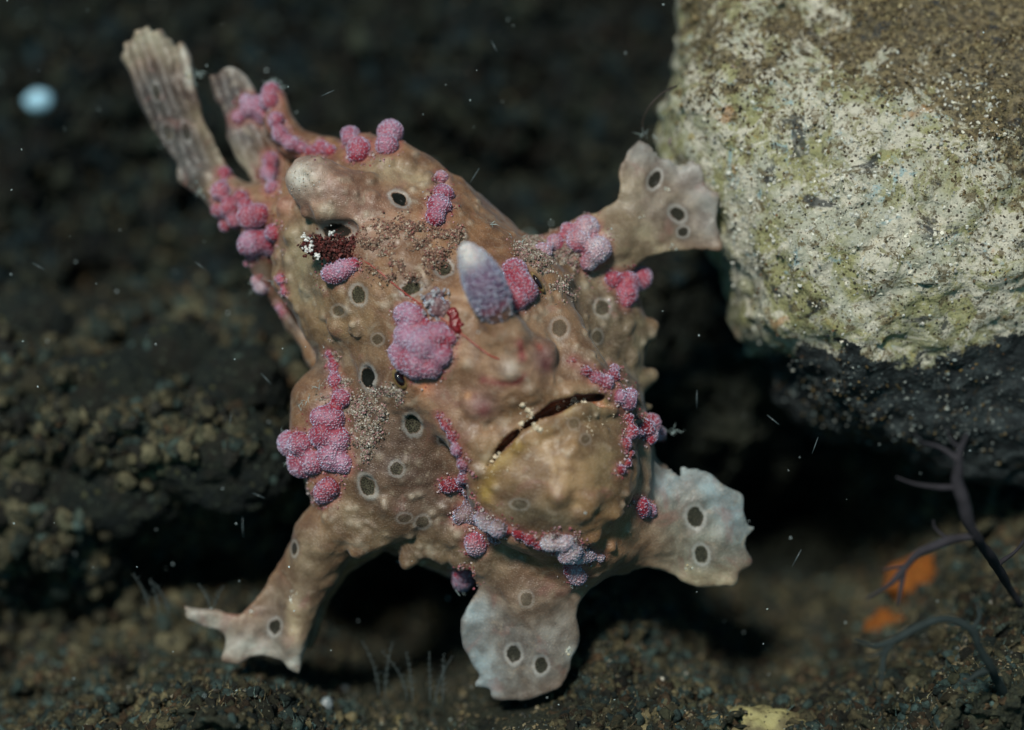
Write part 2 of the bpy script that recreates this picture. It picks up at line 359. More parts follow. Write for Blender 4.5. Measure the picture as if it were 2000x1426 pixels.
def rock_mat():
    n = NB('encrusted_rock'); a = n.noise(0.75, 5, 0.6, dist=0.6); b = n.noise(1.7, 5, 0.65, dist=0.4); c3 = n.noise(4.5, 5, 0.7)
    c = n.mix(n.ramp(a, 0.42, 0.58), (0.44, 0.44, 0.35), (0.34, 0.33, 0.16))
    c = n.mix(n.ramp(n.noise(1.1, 7, 0.7, dist=1.2), 0.47, 0.56), c, (0.61, 0.575, 0.47))
    c = n.mix(n.ramp(n.noise(1.5, 6, 0.65, dist=0.8), 0.60, 0.66, 0, 0.8), c, (0.30, 0.44, 0.47))
    c = n.mix(n.ramp(n.noise(2.3, 6, 0.7, dist=1.4), 0.55, 0.62, 0, 0.8), c, (0.23, 0.215, 0.10))
    c = n.mix(n.ramp(n.noise(1.9, 6, 0.7, dist=1.8), 0.60, 0.66, 0, 0.8), c, (0.36, 0.28, 0.09))
    c = n.mix(n.ramp(n.noise(3.1, 7, 0.75, dist=0.6), 0.54, 0.60, 0, 0.85), c, (0.14, 0.105, 0.05))
    c = n.mix(n.ramp(n.noise(0.9, 3, 0.5, dist=0.3), 0.67, 0.72, 0, 0.6), c, (0.42, 0.20, 0.07))
    c = n.mix(n.ramp(n.noise(0.75, 3, 0.5, dist=0.6), 0.70, 0.73, 0, 0.5), c, (0.36, 0.22, 0.34))
    c = n.mix(n.ramp(n.noise(6, 6, 0.75), 0.56, 0.66, 0, 0.7), c, (0.74, 0.70, 0.57))
    br = n.math('ADD', n.attr('brown', True), n.math('MULTIPLY', n.math('SUBTRACT', n.noise(1.3, 9, 0.75, dist=0.9), 0.5), 3.4))
    c = n.mix(n.ramp(br, 0.45, 0.62, 0, 0.92), c, n.mix(n.ramp(n.noise(7, 4, 0.7), 0.42, 0.6), (0.045, 0.032, 0.015), (0.21, 0.16, 0.08)))
    # dark turf patches
    c = n.mix(n.ramp(n.noise(1.0, 5, 0.65, dist=0.5, vec=None), 0.34, 0.40, 0.85, 0.0), c, (0.03, 0.037, 0.045))
    for sc, lo, dark in ((9.0, 0.20, (0.035, 0.025, 0.012)), (19.0, 0.22, (0.05, 0.035, 0.015))):
        s = n.t.nodes.new('ShaderNodeSeparateColor'); n.set(s.inputs[0], n.voro(sc, out='Color'))
        c = n.mix(n.math('MULTIPLY', n.ramp(n.voro(sc), lo, lo + 0.12, 0.9, 0), n.ramp(s.outputs[0], 0.62, 0.74)), c, dark)
    s = n.t.nodes.new('ShaderNodeSeparateColor'); n.set(s.inputs[0], n.voro(12, out='Color'))
    c = n.mix(n.math('MULTIPLY', n.ramp(n.voro(12), 0.15, 0.25, 0.9, 0), n.ramp(s.outputs[1], 0.86, 0.9)), c, (0.75, 0.72, 0.62))
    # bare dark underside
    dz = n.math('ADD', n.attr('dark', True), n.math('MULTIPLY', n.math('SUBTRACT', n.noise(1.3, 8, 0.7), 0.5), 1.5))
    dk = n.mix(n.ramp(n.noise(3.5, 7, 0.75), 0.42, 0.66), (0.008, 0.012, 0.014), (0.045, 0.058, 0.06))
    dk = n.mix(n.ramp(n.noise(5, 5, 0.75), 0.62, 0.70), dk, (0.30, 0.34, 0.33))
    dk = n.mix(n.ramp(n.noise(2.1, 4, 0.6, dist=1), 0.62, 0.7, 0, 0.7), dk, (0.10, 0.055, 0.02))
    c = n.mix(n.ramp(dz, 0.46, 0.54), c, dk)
    nr = n.bump(n.noise(2.5, 8, 0.7), 0.25, 0.8); nr = n.bump(n.voro(9), 0.06, 0.5, nr); nr = n.bump(n.noise(14, 4, 0.7), 0.05, 0.7, nr)
    return n.out(c, 0.7, nr, 0.35)
def plain(name, col, rough=0.5, spec=0.4, var=0.4, sc=6.0, **kw):
    n = NB(name); f = n.noise(sc, 4, 0.6); c = n.mix(n.ramp(f, 0.35, 0.65, 0, var), col, n.mix(1.0, col, (0.35, 0.35, 0.35), 'MULTIPLY'))
    return n.out(c, rough, n.bump(f, 0.04, 0.5), spec, **kw)
SKIN = skin_mat(); WART = wart_mat('wart_skin'); HORN = wart_mat('spine_skin', 15.5, (0.5, 0.5, 0.62), 0.4, 0.5)
GRAIN = grain_mat('sediment_grains'); SILT = silt_mat(); SPECK = speck_mat(); ROCK = rock_mat()

# helpers that make clumps
ICO_V = None
def ico(level=1):
    import bmesh
    bm = bmesh.new(); bmesh.ops.create_icosphere(bm, subdivisions=level, radius=1.0)
    V = np.array([v.co[:] for v in bm.verts], np.float32); F = np.array([[v.index for v in f.verts] for f in bm.faces]); bm.free(); return V, F
ICO1 = ico(1); ICO5 = ico(5); ICO6 = ico(6); ICO3 = ico(3); ICO2 = ico(2)
def grains(C, R, colors, jit=0.45, base=None):
    """many small angular grains: centres C, radii R"""
    V0, F0 = base or ICO1; n = len(C); m = len(V0)
    q = rng.normal(size=(n, 3, 3)); q, _ = np.linalg.qr(q)
    sc = rng.uniform(0.55, 1.25, (n, 1, 3)) * R[:, None, None]
    if base: ph = rng.uniform(0, 50, (n, 1, 3)); V = V0[None] * (1 + 0.95 * fbm(V0[None] + ph, 1.6, 2, 3)[..., None] + 0.12 * rng.uniform(-1, 1, (n, m, 1))) * sc
    else: V = V0[None] * (1 + jit * rng.uniform(-1, 1, (n, m, 1))) * sc
    V = np.einsum('nij,nmj->nmi', q, V) + C[:, None, :]
    F = F0[None] + (np.arange(n) * m)[:, None, None]
    return V.reshape(-1, 3), F.reshape(-1, 3), np.repeat(colors, m, 0)
def tube(path, radii, seg=8):
    path = np.array(path, float); n = len(path); T = np.gradient(path, axis=0); T /= np.linalg.norm(T, axis=1)[:, None] + 1e-9
    up = np.array((0.3, 0.2, 1.0)); V = []; F = []
    for i in range(n):
        a = np.cross(T[i], up); a /= np.linalg.norm(a) + 1e-9; b = np.cross(T[i], a)
        for k in range(seg):
            t = 2 * math.pi * k / seg; V.append(path[i] + radii[i] * (math.cos(t) * a + math.sin(t) * b))
    for i in range(n - 1):
        for k in range(seg):
            k2 = (k + 1) % seg; F.append((i * seg + k, i * seg + k2, (i + 1) * seg + k2, (i + 1) * seg + k))
    c0 = len(V); V.append(path[0]); V.append(path[-1])
    for k in range(seg):
        k2 = (k + 1) % seg; F.append((c0, k2, k, c0)); e = (n - 1) * seg; F.append((c0 + 1, e + k, e + k2, c0 + 1))
    return np.array(V), [f if f[0] != f[3] else f[:3] for f in F]
def build_poly(name, parts, mat, parent=None, smooth=True):
    V = []; F = []; o = 0
    for v, f in parts:
        V += [tuple(x) for x in v]; F += [tuple(i + o for i in q) for q in f]; o += len(v)
    me = bpy.data.meshes.new(name); me.from_pydata(V, [], F); me.polygons.foreach_set('use_smooth', [smooth] * len(me.polygons)); me.materials.append(mat)
    return link(name, me, parent)
def smooth_path(pts, n=8):
    pts = [np.array(p, float) for p in pts]; out = []
    for i in range(len(pts) - 1):
        p0 = pts[max(i - 1, 0)]; p1 = pts[i]; p2 = pts[i + 1]; p3 = pts[min(i + 2, len(pts) - 1)]
        for j in range(n):
            t = j / n; out.append(0.5 * ((2 * p1) + (-p0 + p2) * t + (2 * p0 - 5 * p1 + 4 * p2 - p3) * t * t + (-p0 + 3 * p1 - 3 * p2 + p3) * t ** 3))
    out.append(pts[-1]); return np.array(out)

# ================================================================== SEABED
def bed_w(px, py):
    """depth (cm) of the seabed seen around a picture point"""
    w0 = -7.0 + (py - 713) / 713. * 2.2 - 5.5 * np.clip((620 - py) / 600., 0, 1.6)
    def g(x, y, rx, ry, a): return a * np.exp(-(((px - x) / rx) ** 2 + ((py - y) / ry) ** 2))
    w0 = w0 + g(220, 820, 330, 190, 3.0) + g(480, 900, 200, 120, 1.2) + g(60, 700, 160, 130, 1.0) + g(480, 760, 120, 100, 1.0)
    w0 = w0 + g(110, 1090, 210, 110, 2.4) + g(470, 1370, 160, 60, 1.6) + g(1010, 1430, 150, 60, 1.5) + g(300, 1480, 420, 190, 4.6) + g(560, 1360, 220, 90, 1.6) + g(1450, 1420, 480, 190, 4.2) + g(1200, 1230, 160, 130, 2.2)
    w0 = w0 + g(1950, 1250, 260, 260, 4.0) + g(1000, 1500, 500, 130, 2.0) + g(640, 640, 160, 120, 1.2)
    w0 = w0 - g(760, 1210, 170, 130, 5.5) - g(430, 1090, 190, 80, 3.5) - g(1540, 1070, 260, 170, 7.0) - g(980, 370, 150, 110, 3.2)
    w0 = w0 - g(240, 420, 180, 90, 2.5) - g(390, 540, 90, 60, 2.0) - g(1320, 20, 200, 130, 3.0) - g(180, 560, 130, 60, 2.0) - g(330, 690, 110, 50, 1.0) - g(1450, 1280, 160, 50, 1.8) - g(100, 1200, 250, 90, 1.5)
    return w0
U = np.arange(-20, 20.01, 0.055, dtype=np.float64); Vv = np.concatenate([np.arange(-13, 9, 0.055), np.arange(9, 19, 0.12)])
UU, VV = np.meshgrid(U, Vv, indexing='ij'); WW = np.full(UU.shape, -6.0)
for _ in range(4):
    px, py = proj(np.stack([UU, VV, WW], -1)); WW = bed_w(px, py)
p3 = np.stack([UU, VV, WW * 0.6], -1)
n1 = fbm(p3, 0.55, 3, 11); n2 = fbm(p3, 1.9, 4, 21, 0.6); n3 = fbm(p3, 6.0, 2, 31, 0.6)
rid = 1 - np.abs(n2) * 2.2
bil = 1 - 2 * np.abs(fbm(p3 + 31, 0.95, 2, 61)); bil2 = 1 - 2 * np.abs(fbm(p3 + 11, 2.6, 2, 67))
WW = WW + n1 * 0.9 + 0.9 * bil + 0.45 * bil2 + 0.3 * rid + 0.2 * n3
def gg(x, y, rx, ry): return np.exp(-(((px - x) / rx) ** 2 + ((py - y) / ry) ** 2))
MOUND_LIGHT = np.clip(0.4 * n1 + 0.45 * bil + 0.25 * bil2 + 0.75 * gg(300, 850, 340, 200) + 0.5 * gg(300, 1420, 500, 130) + 0.8 * gg(1350, 1330, 420, 130) + 0.9 * gg(1900, 1200, 220, 220) - 0.15, 0, 1)  # painted light and shade: mounds and lumps paler, pits darker
BEDPTS = np.stack([UU, VV, WW], -1)
nu, nv = UU.shape; ii = np.arange(nu * nv).reshape(nu, nv)
F = np.stack([ii[:-1, :-1], ii[1:, :-1], ii[1:, 1:], ii[:-1, 1:]], -1).reshape(-1, 4)
bed = link('seabed', make_mesh('seabed', BEDPTS.reshape(-1, 3), F, SILT, {'silt': MOUND_LIGHT.ravel(), 'far': np.clip((540 - py) / 260., 0, 1).ravel()}), origin=(0, 0, 0)); tag(bed, 'dark silty volcanic seabed of rubble and hollows', 'seabed', kind='structure')  # both attributes carry painted shade, for the pits and for distance
def bed_at(px, py, off=0.0):
    ww = -5.0
    for _ in range(6):
        p = P(px, py, ww * 100); i = int(np.clip(round((p[0] + 20) / 0.055), 0, nu - 1)); j = int(np.clip(np.searchsorted(Vv, p[1]), 0, nv - 1)); ww = 0.5 * ww + 0.5 * WW[i, j]
    return ww * 100 + off

# ================================================================== BOULDER
G = Grid((1.3, -3.8, -6.5), (15, 12, 2.0), 0.07)
outl = [(1540, -500), (1410, -120), (1335, 10), (1312, 110), (1290, 220), (1310, 330), (1372, 430), (1420, 540), (1465, 640), (1525, 710), (1565, 790), (1640, 845), (1760, 900), (1880, 935), (2100, 965), (2500, 930), (2600, 200), (2300, -500)]
def rock_w(X, Y):
    px = X * 100 + 1000; py = 713 - Y * 100
    r = 1.5 * np.exp(-(((px - 1800) / 380) ** 2 + ((py - 420) / 320) ** 2)) - 0.9 * np.clip((py - 700) / 220, 0, 1.3) - 0.9 * np.clip((180 - py) / 300, 0, 1.5)
    return r
G.sheet(outl, -290, 2.3, 1.5, rock_w, 0.3)
G.noise(0.5, 0.5, 3, 5, 1.5); G.noise(1.7, 0.30, 4, 8, 0.8); G.noise(5.0, 0.07, 2, 18, 0.4)
G.depthmap(); RG = G
V, F = G.mesh(); px, py = proj(V)
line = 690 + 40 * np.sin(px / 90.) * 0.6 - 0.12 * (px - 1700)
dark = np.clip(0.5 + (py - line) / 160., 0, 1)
brown = np.clip(0.5 + 0.9 * np.exp(-(((px - 1900) / 330) ** 2 + ((py - 60) / 190) ** 2)) - 0.45 * np.exp(-(((px - 1650) / 320) ** 2 + ((py - 450) / 230) ** 2)) + 0.45 * np.exp(-(((px - 1960) / 90) ** 2 + ((py - 330) / 160) ** 2)) + 0.45 * np.exp(-(((px - 1400) / 110) ** 2 + ((py - 60) / 130) ** 2)) - 0.12, 0, 1.3) - 0.2  # top left term paints shade where the rock recedes; the rest is brown crust
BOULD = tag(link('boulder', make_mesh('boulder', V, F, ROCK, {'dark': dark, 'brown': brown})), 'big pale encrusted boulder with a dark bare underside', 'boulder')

# ================================================================== FROGFISH
G = Grid((-8.6, -7.3, -4.2), (5.4, 7.2, 3.4), 0.042)
H = G
# trunk
G.chain([(640, 400, -110, 105), (720, 460, -90, 160), (800, 540, -70, 205), (900, 660, -50, 250)], 0.5)
G.ell(948, 830, -105, 302, 310, 175, 0, 0.8)
G.ell(795, 885, -60, 185, 190, 145, 0.2, 0.5)
G.ell(1100, 670, -105, 168, 195, 105, 0, 0.4)
G.chain([(1185, 540, -90, 40), (1210, 600, -90, 36), (1216, 700, -85, 30), (1224, 800, -80, 30), (1252, 900, -75, 28), (1245, 1000, -90, 34), (1200, 1080, -60, 40)], 0.2)
G.ell(1120, 980, 0, 150, 160, 120, 0, 0.5); G.ell(1165, 900, -25, 112, 190, 110, 0, 0.4)
# back hump with the thick third spine
G.chain([(603, 352, 48, 47), (625, 362, 50, 52), (665, 392, 46, 62), (720, 432, 26, 70), (790, 490, 0, 60)], 0.13)
G.chain([(700, 300, -70, 40), (760, 318, -40, 42), (820, 345, -30, 42), (870, 390, -30, 45), (900, 450, -40, 45)], 0.25)
G.chain([(590, 440, -80, 55), (600, 540, -70, 60), (650, 620, -40, 60), (700, 700, -20, 55)], 0.3)
# head
G.ell(1078, 918, 95, 172, 160, 120, 0.5, 0.25)
G.chain([(900, 560, 50, 75), (950, 650, 100, 95), (1000, 730, 135, 85), (1060, 760, 130, 55)], 0.35)
G.chain([(800, 735, 60, 48), (880, 770, 115, 60), (925, 860, 140, 44), (948, 940, 135, 30), (960, 985, 120, 24)], 0.16)
G.chain([(1050, 555, 50, 42), (1080, 640, 85, 52), (1120, 720, 110, 52), (1190, 780, 115, 34), (1225, 840, 100, 26)], 0.22)
G.chain([(945, 965, 135, 14), (950, 905, 150, 15), (985, 848, 165, 16), (1040, 800, 175, 16), (1110, 768, 172, 15), (1180, 766, 150, 14), (1225, 800, 120, 14)], 0.12)
# lower lip
G.chain([(950, 975, 145, 15), (965, 920, 168, 15), (1010, 868, 186, 15), (1070, 827, 192, 15), (1140, 800, 176, 14), (1200, 806, 150, 12)], 0.16)
# mouth opening
G.depthmap()
DM0 = G.dm.copy()
mouth = [(950, 918, 6), (966, 887, 11), (993, 860, 13), (1018, 838, 6), (1045, 817, 12), (1085, 796, 14), (1125, 781, 9), (1150, 776, 6), (1182, 774, 2)]
for (x, y, r), (x2, y2, r2) in zip(mouth, mouth[1:]):
    s = max(G.surf(x, y), G.surf(x2, y2)); s0 = min(G.surf(x, y), G.surf(x2, y2)) - 60
    for t in (0, .25, .5, .75): xx, yy, rr = x + (x2 - x) * t, y + (y2 - y) * t, r + (r2 - r) * t; G.ell(xx, yy, G.surf(xx, yy) - 8, rr * 1.25, rr * 1.0, 46, -0.6, 0.06, True)
# chin lines, flank rim lobes
for (x, y, r, dw) in [(1268, 640, 22, -90), (1272, 733, 23, -86), (1270, 795, 18, -82), (1288, 850, 22, -80), (1292, 918, 25, -75), (1236, 588, 20, -92),
                      (1270, 965, 24, -100), (1240, 1040, 26, -30), (1215, 1085, 28, -20), (650, 1010, 26, 10), (665, 1035, 26, 10), (705, 1050, 34, 10), (700, 1075, 24, 5), (800, 1085, 26, -10), (795, 1100, 18, -10),
                      (860, 1080, 24, 0), (1000, 1110, 26, 20), (1002, 1135, 20, 20), (900, 1090, 30, 10), (950, 1100, 30, 20), (1130, 1110, 30, 0)]:
    G.chain([(x + (1000 - x) * 0.26, y + (850 - y) * 0.26, dw + 10, r * 1.5), (x + (1000 - x) * 0.1, y + (850 - y) * 0.1, dw, r * 1.0), (x, y, dw, r * 0.72)], 0.10)
# cheek lump, nostrils, skin bumps placed on the surface
G.depthmap()
for (x, y, r, o) in [(940, 785, 40, -22), (915, 772, 9, -1), (995, 722, 22, -10), (1060, 690, 27, -16), (1052, 675, 9, 0), (640, 412, 20, -6), (722, 352, 15, -4), (752, 322, 18, -4), (800, 330, 20, -6),
                     (838, 352, 18, -6), (730, 385, 13, -3), (690, 330, 14, -4), (1160, 1045, 14, -4), (1195, 1065, 16, -4), (1090, 960, 28, -16), (1150, 975, 26, -14), (1135, 1000, 22, -12), (870, 990, 20, -10), (760, 990, 22, -8),
                     (1185, 840, 12, -5), (1120, 870, 8, -2), (700, 640, 18, -8), (660, 640, 20, -10), (880, 1050, 18, -8), (1230, 700, 16, -8), (1190, 690, 18, -10), (1160, 720, 18, -10), (580, 460, 20, -8), (560, 400, 22, -6), (1200, 1000, 22, -10), (600, 560, 14, -5)]:
    s = G.surf(x, y); G.chain([(x, y, s + o, r)], 0.1)
TUB = []
G.depthmap()
for _ in range(1300):
    x, y = rng.uniform(530, 1290), rng.uniform(300, 1130)
    p_ = P(x, y, G.surf(x, y)); i_ = int(round((p_[0] - G.lo[0]) / G.h)); j_ = int(round((p_[1] - G.lo[1]) / G.h))
    if not G.hit[i_, j_] or min(math.hypot(x - q[0], y - q[1]) for q in [(1010, 850), (985, 870), (1060, 810), (1120, 780)]) < 35: continue
    if vnoise(np.array(x / 60.), np.array(y / 60.), np.array(.5), 3) < -0.1 or (math.hypot(x - 1090, y - 930) < 130 and rng.uniform() < .8): continue
    r = rng.uniform(2.5, 8) * (1.5 if rng.uniform() < .1 else 1); TUB.append((p_, r / 100.)); q_ = p_ - np.array((0, 0, 0.25 * r / 100)); G.seg(q_, q_, r / 100., r / 100., 0.07)
# fins and limbs
G.chain([(1020, 520, -60, 45), (1120, 490, -60, 42), (1200, 470, -60, 50)], 0.3)
G.sheet([(1120, 440), (1175, 410), (1207, 375), (1212, 325), (1232, 285), (1247, 262), (1256, 256), (1264, 268), (1290, 272), (1306, 262), (1316, 264), (1322, 290), (1340, 308), (1364, 310), (1374, 320), (1372, 345), (1385, 370), (1403, 385), (1400, 430), (1407, 470), (1405, 488), (1370, 490), (1320, 492), (1260, 505), (1200, 525), (1120, 540)],
        -60, 0.13, 0.06, lambda X, Y: 0.12 * np.sin(X * 2.2 + Y) - 0.05 * (X - 2), 0.3, 3, 0.6, 3, (1190, 490), 26)
G.chain([(1020, 1090, -10, 60), (1035, 1150, -10, 55)], 0.3)
G.sheet([(945, 1110), (938, 1150), (915, 1185), (904, 1225), (908, 1265), (925, 1300), (938, 1325), (930, 1343), (955, 1350), (965, 1368), (1000, 1372), (1050, 1362), (1090, 1350), (1112, 1320), (1120, 1280), (1128, 1230), (1130, 1180), (1150, 1110)],
        -10, 0.15, 0.06, lambda X, Y: 0.1 * np.sin(X * 2.5) + 0.18 * (Y + 5), 0.35, 3, 0.6, 3.5, (1030, 1120), 26)
G.chain([(1200, 1030, -30, 70), (1270, 1040, -30, 60)], 0.3)
G.sheet([(1190, 1000), (1250, 960), (1290, 915), (1340, 905), (1385, 922), (1420, 955), (1450, 968), (1452, 1000), (1463, 1018), (1480, 1032), (1462, 1052), (1460, 1075), (1470, 1090), (1468, 1104), (1440, 1118), (1430, 1138), (1390, 1150), (1345, 1142), (1310, 1118), (1265, 1102), (1200, 1110)],
        -30, 0.15, 0.06, lambda X, Y: 0.14 * np.cos((X - 3.6) * 1.6) * np.cos((Y + 3.2) * 1.3), 0.35, 3, 0.6, 3.5, (1230, 1050), 26)
G.chain([(690, 1010, -40, 64), (635, 1050, -60, 56), (607, 1110, -75, 42), (585, 1180, -80, 32), (572, 1250, -80, 22), (570, 1295, -80, 10)], 0.3)
G.sheet([(640, 1040), (588, 1060), (545, 1110), (508, 1160), (478, 1190), (450, 1200), (420, 1192), (375, 1190), (362, 1186), (372, 1208), (400, 1225), (425, 1240), (437, 1262), (432, 1288), (455, 1295), (490, 1284), (530, 1290), (560, 1300), (580, 1318), (592, 1290), (595, 1250), (612, 1180), (650, 1100)],
        -85, 0.14, 0.07, None, 0.3, 3, 0.5, 4, (580, 1150), 24)
G.chain([(720, 1060, -90, 30), (660, 1100, -130, 20), (625, 1170, -140, 16), (605, 1260, -140, 12)], 0.1)
# tail stalk and fins
G.chain([(620, 420, -110, 90), (530, 420, -140, 62), (460, 400, -160, 42), (410, 350, -170, 34)], 0.3)
rip = lambda X, Y: 0.04 * np.cos(((X + 6.2) * 0.93 + (Y - 4.2) * 0.36) * 17)
G.sheet([(241, 112), (250, 106), (247, 88), (262, 84), (268, 64), (280, 62), (288, 56), (298, 66), (312, 62), (320, 78), (332, 80), (336, 100), (342, 110), (340, 150), (348, 160), (350, 100), (355, 88), (362, 100), (372, 130), (382, 190), (400, 240), (435, 300), (450, 345), (440, 385), (395, 385), (350, 355), (345, 320), (312, 280), (288, 225), (262, 165)],
        -175, 0.17, 0.07, rip, 0.2, 2, 0.45)
rip2 = lambda X, Y: 0.03 * np.cos(((X + 5.2) * 0.93 + (Y - 4.8) * 0.4) * 15)
G.sheet([(412, 150), (425, 148), (432, 134), (448, 128), (468, 136), (485, 152), (497, 175), (520, 230), (560, 280), (570, 340), (530, 380), (495, 350), (460, 310), (440, 270), (438, 225), (422, 190)],
        -170, 0.16, 0.07, rip2, 0.25, 2, 0.4)
G.chain([(540, 190, -150, 15), (545, 240, -150, 24), (575, 280, -140, 26), (640, 300, -120, 30)], 0.2)
G.chain([(500, 510, -130, 20), (530, 570, -150, 14), (570, 630, -150, 14), (615, 690, -130, 18), (650, 730, -100, 20)], 0.15)
G.chain([(505, 480, -120, 40), (520, 540, -130, 16)], 0.15)
# shoulder behind the wart cluster
G.chain([(660, 720, -30, 40), (640, 790, -20, 60), (640, 860, -20, 62), (650, 930, -30, 60)], 0.3)
s = G.surf(985, 650); G.chain([(1000, 690, s - 20, 50), (985, 655, s - 6, 42), (974, 622, s + 16, 32)], 0.15)
G.chain([(940, 610, 60, 30), (930, 560, 60, 30)], 0.2)
G.noise(0.9, 0.10, 2, 40, 0.5); G.noise(2.4, 0.045, 2, 43, 0.4); G.noise(5.0, 0.028, 2, 44, 0.3)
G.depthmap()
# dents at the open pores, eye sockets
pores = [  # px, py, rx, ry, angle, darkness, blackness
 (780, 388, 17, 11, -0.7, 1, 1), (1279, 350, 17, 10, 1.1, .9, .8), (1324, 418, 15, 12, -0.6, .9, .7), (1334, 453, 10, 9, 0, .8, .7), (700, 576, 13, 16, 0.2, .85, .0),
 (663, 607, 14, 9, 0, .45, .0), (738, 663, 11, 9, 0, .45, .1), (803, 564, 17, 11, 0.2, .9, .1), (866, 524, 14, 13, 0, .9, .3), (719, 738, 14, 19, 0.2, 1, 1), (806, 829, 14, 18, 0.1, .85, .15),
 (775, 915, 11, 12, 0, .6, .0), (718, 950, 13, 19, 0.4, .85, .2), (825, 1020, 12, 11, 0, .5, .2), (790, 1012, 12, 8, 0, .4, .3), (1003, 1277, 13, 16, 0, .9, .6), (1057, 1300, 12, 16, 0, .9, .5), (1028, 1170, 11, 13, 0, .4, .2),
 (1358, 1010, 15, 18, 0.3, .9, .5), (1370, 1083, 12, 16, 0.3, .9, .4), (537, 1225, 11, 14, -0.2, .9, .8), (575, 1072, 7, 12, 0, .8, .9), (1176, 602, 13, 14, 0.4, .5, .3), (1093, 641, 14, 15, 0, .5, .3), (1166, 658, 10, 11, 0, .4, .2),
 (868, 862, 11, 9, 0, .5, .3), (306, 180, 8, 15, 0.2, .35, .2), (328, 258, 9, 15, 0.2, .4, .5), (365, 258, 8, 17, 0.2, .5, .7), (897, 462, 10, 10, 0, .8, .6), (656, 452, 26, 14, 0, .9, 1),
 (1142, 858, 8, 8, 0, .3, .2), (1120, 828, 9, 9, 0, .25, .1), (1015, 985, 14, 8, 0, .35, .4)]
OC = [(P(x, y, G.surf(x, y)), rx / 100., ry / 100., a, s, b) for x, y, rx, ry, a, s, b in pores]
for (x, y, rx, ry, a, s, b) in pores:
    if s > 0.8 and x > 500: G.ell(x, y, G.surf(x, y) + 4, rx * 1.1, ry * 1.1, 9 if b < 0.9 else 16, a, 0.1, True)
G.chain([(640, 455, G.surf(650, 455) + 18, 14), (680, 450, G.surf(650, 455) + 20, 20)], 0.12, True)
BODY_F = G
V, F = G.mesh(); V = V.astype(np.float64); px, py = proj(V)

def pdist(V, pts):
    """distance of vertices to a polyline of local points"""
    d = np.full(len(V), 1e9)
    if len(pts) == 1: pts = [pts[0], pts[0]]
    for a, b in zip(pts, pts[1:]):
        ab = b - a; t = np.clip(((V - a) @ ab) / (ab @ ab + 1e-9), 0, 1); d = np.minimum(d, np.linalg.norm(V - a - t[:, None] * ab, axis=1))
    return d
def on(pts): return [P(x, y, H.surf(x, y)) for x, y in pts]
base = np.tile(np.array((0.240, 0.122, 0.057)), (len(V), 1))
def wash(pts, rad, col, s=1.0):
    global base
    k = s * np.exp(-(pdist(V, on(pts)) / (rad / 100.)) ** 2); base = base * (1 - k[:, None]) + np.array(col) * k[:, None]
wash([(1180, 620), (1210, 720), (1230, 860)], 100, (0.10, 0.075, 0.045), 0.8); wash([(560, 560), (600, 660)], 70, (0.13, 0.09, 0.055), 0.7)  # flank shade painted into the skin colour
wash([(600, 350), (700, 420)], 75, (0.30, 0.17, 0.12)); wash([(585, 345)], 38, (0.60, 0.58, 0.52), 0.9); wash([(640, 412)], 20, (0.40, 0.33, 0.24))
wash([(560, 560), (620, 640), (700, 640)], 90, (0.26, 0.17, 0.09), 0.8); wash([(590, 470), (600, 540)], 60, (0.25, 0.21, 0.13), 0.8)
wash([(740, 330), (830, 350)], 35, (0.34, 0.27, 0.17), 0.8)
wash([(800, 900), (760, 850), (840, 980)], 150, (0.125, 0.078, 0.056), 0.95); wash([(690, 1010), (800, 1060), (950, 1100)], 60, (0.19, 0.135, 0.08), 0.9)  # belly and lower rim darkened: painted shade, not skin pattern
wash([(1160, 600), (1200, 680), (1180, 800)], 90, (0.15, 0.11, 0.065), 0.9); wash([(1250, 640), (1265, 800), (1270, 900)], 40, (0.17, 0.14, 0.085), 0.9)  # more painted shade down the right flank and its rim
wash([(930, 650), (1000, 720), (900, 740)], 110, (0.33, 0.20, 0.12), 0.8); wash([(1050, 600), (1100, 700)], 60, (0.28, 0.18, 0.11), 0.7)
wash([(1040, 900), (1130, 900), (1180, 940)], 100, (0.30, 0.185, 0.085), 0.9); wash([(1020, 1000), (1090, 1010)], 55, (0.12, 0.095, 0.06), 0.9)
wash([(1170, 870), (1190, 960)], 38, (0.17, 0.12, 0.06), 0.7); wash([(1090, 955), (1150, 985)], 28, (0.38, 0.24, 0.12), 0.8)
wash([(950, 965), (962, 915), (1010, 870)], 17, (0.34, 0.22, 0.05), 0.8); wash([(1110, 800), (1180, 795)], 14, (0.36, 0.26, 0.10), 0.6)
wash([(1000, 830), (1050, 800), (1120, 775)], 30, (0.20, 0.11, 0.05), 0.6)
wash([(940, 790)], 34, (0.24, 0.13, 0.12), 0.9); wash([(945, 802)], 13, (0.17, 0.045, 0.045), 0.9); wash([(1062, 695)], 32, (0.24, 0.13, 0.12), 0.9); wash([(1065, 712)], 14, (0.14, 0.035, 0.04), 0.9)
wash([(1052, 680)], 7, (0.4, 0.06, 0.04), 0.9); wash([(915, 772)], 8, (0.55, 0.28, 0.12), 0.9); wash([(995, 722)], 20, (0.46, 0.40, 0.34), 0.9)
wash([(945, 742), (975, 748), (1010, 745), (1022, 735)], 8, (0.22, 0.02, 0.03), 0.9); wash([(1015, 670), (1020, 700)], 8, (0.25, 0.03, 0.04), 0.8)
wash([(825, 735), (830, 750)], 20, (0.60, 0.20, 0.08), 0.7); wash([(960, 890)], 25, (0.30, 0.22, 0.13), 0.5)
wash([(550, 400)], 26, (0.40, 0.20, 0.14), 0.9)
for a in ([(1180, 480)], [(1260, 460)], [(1230, 400)], [(1300, 440)]): wash(a, 80, (0.27, 0.22, 0.14), 0.9)
wash([(1250, 290), (1300, 300), (1370, 350), (1395, 430)], 55, (0.25, 0.25, 0.235), 0.95); wash([(1275, 400), (1330, 430)], 45, (0.20, 0.16, 0.13), 0.8)
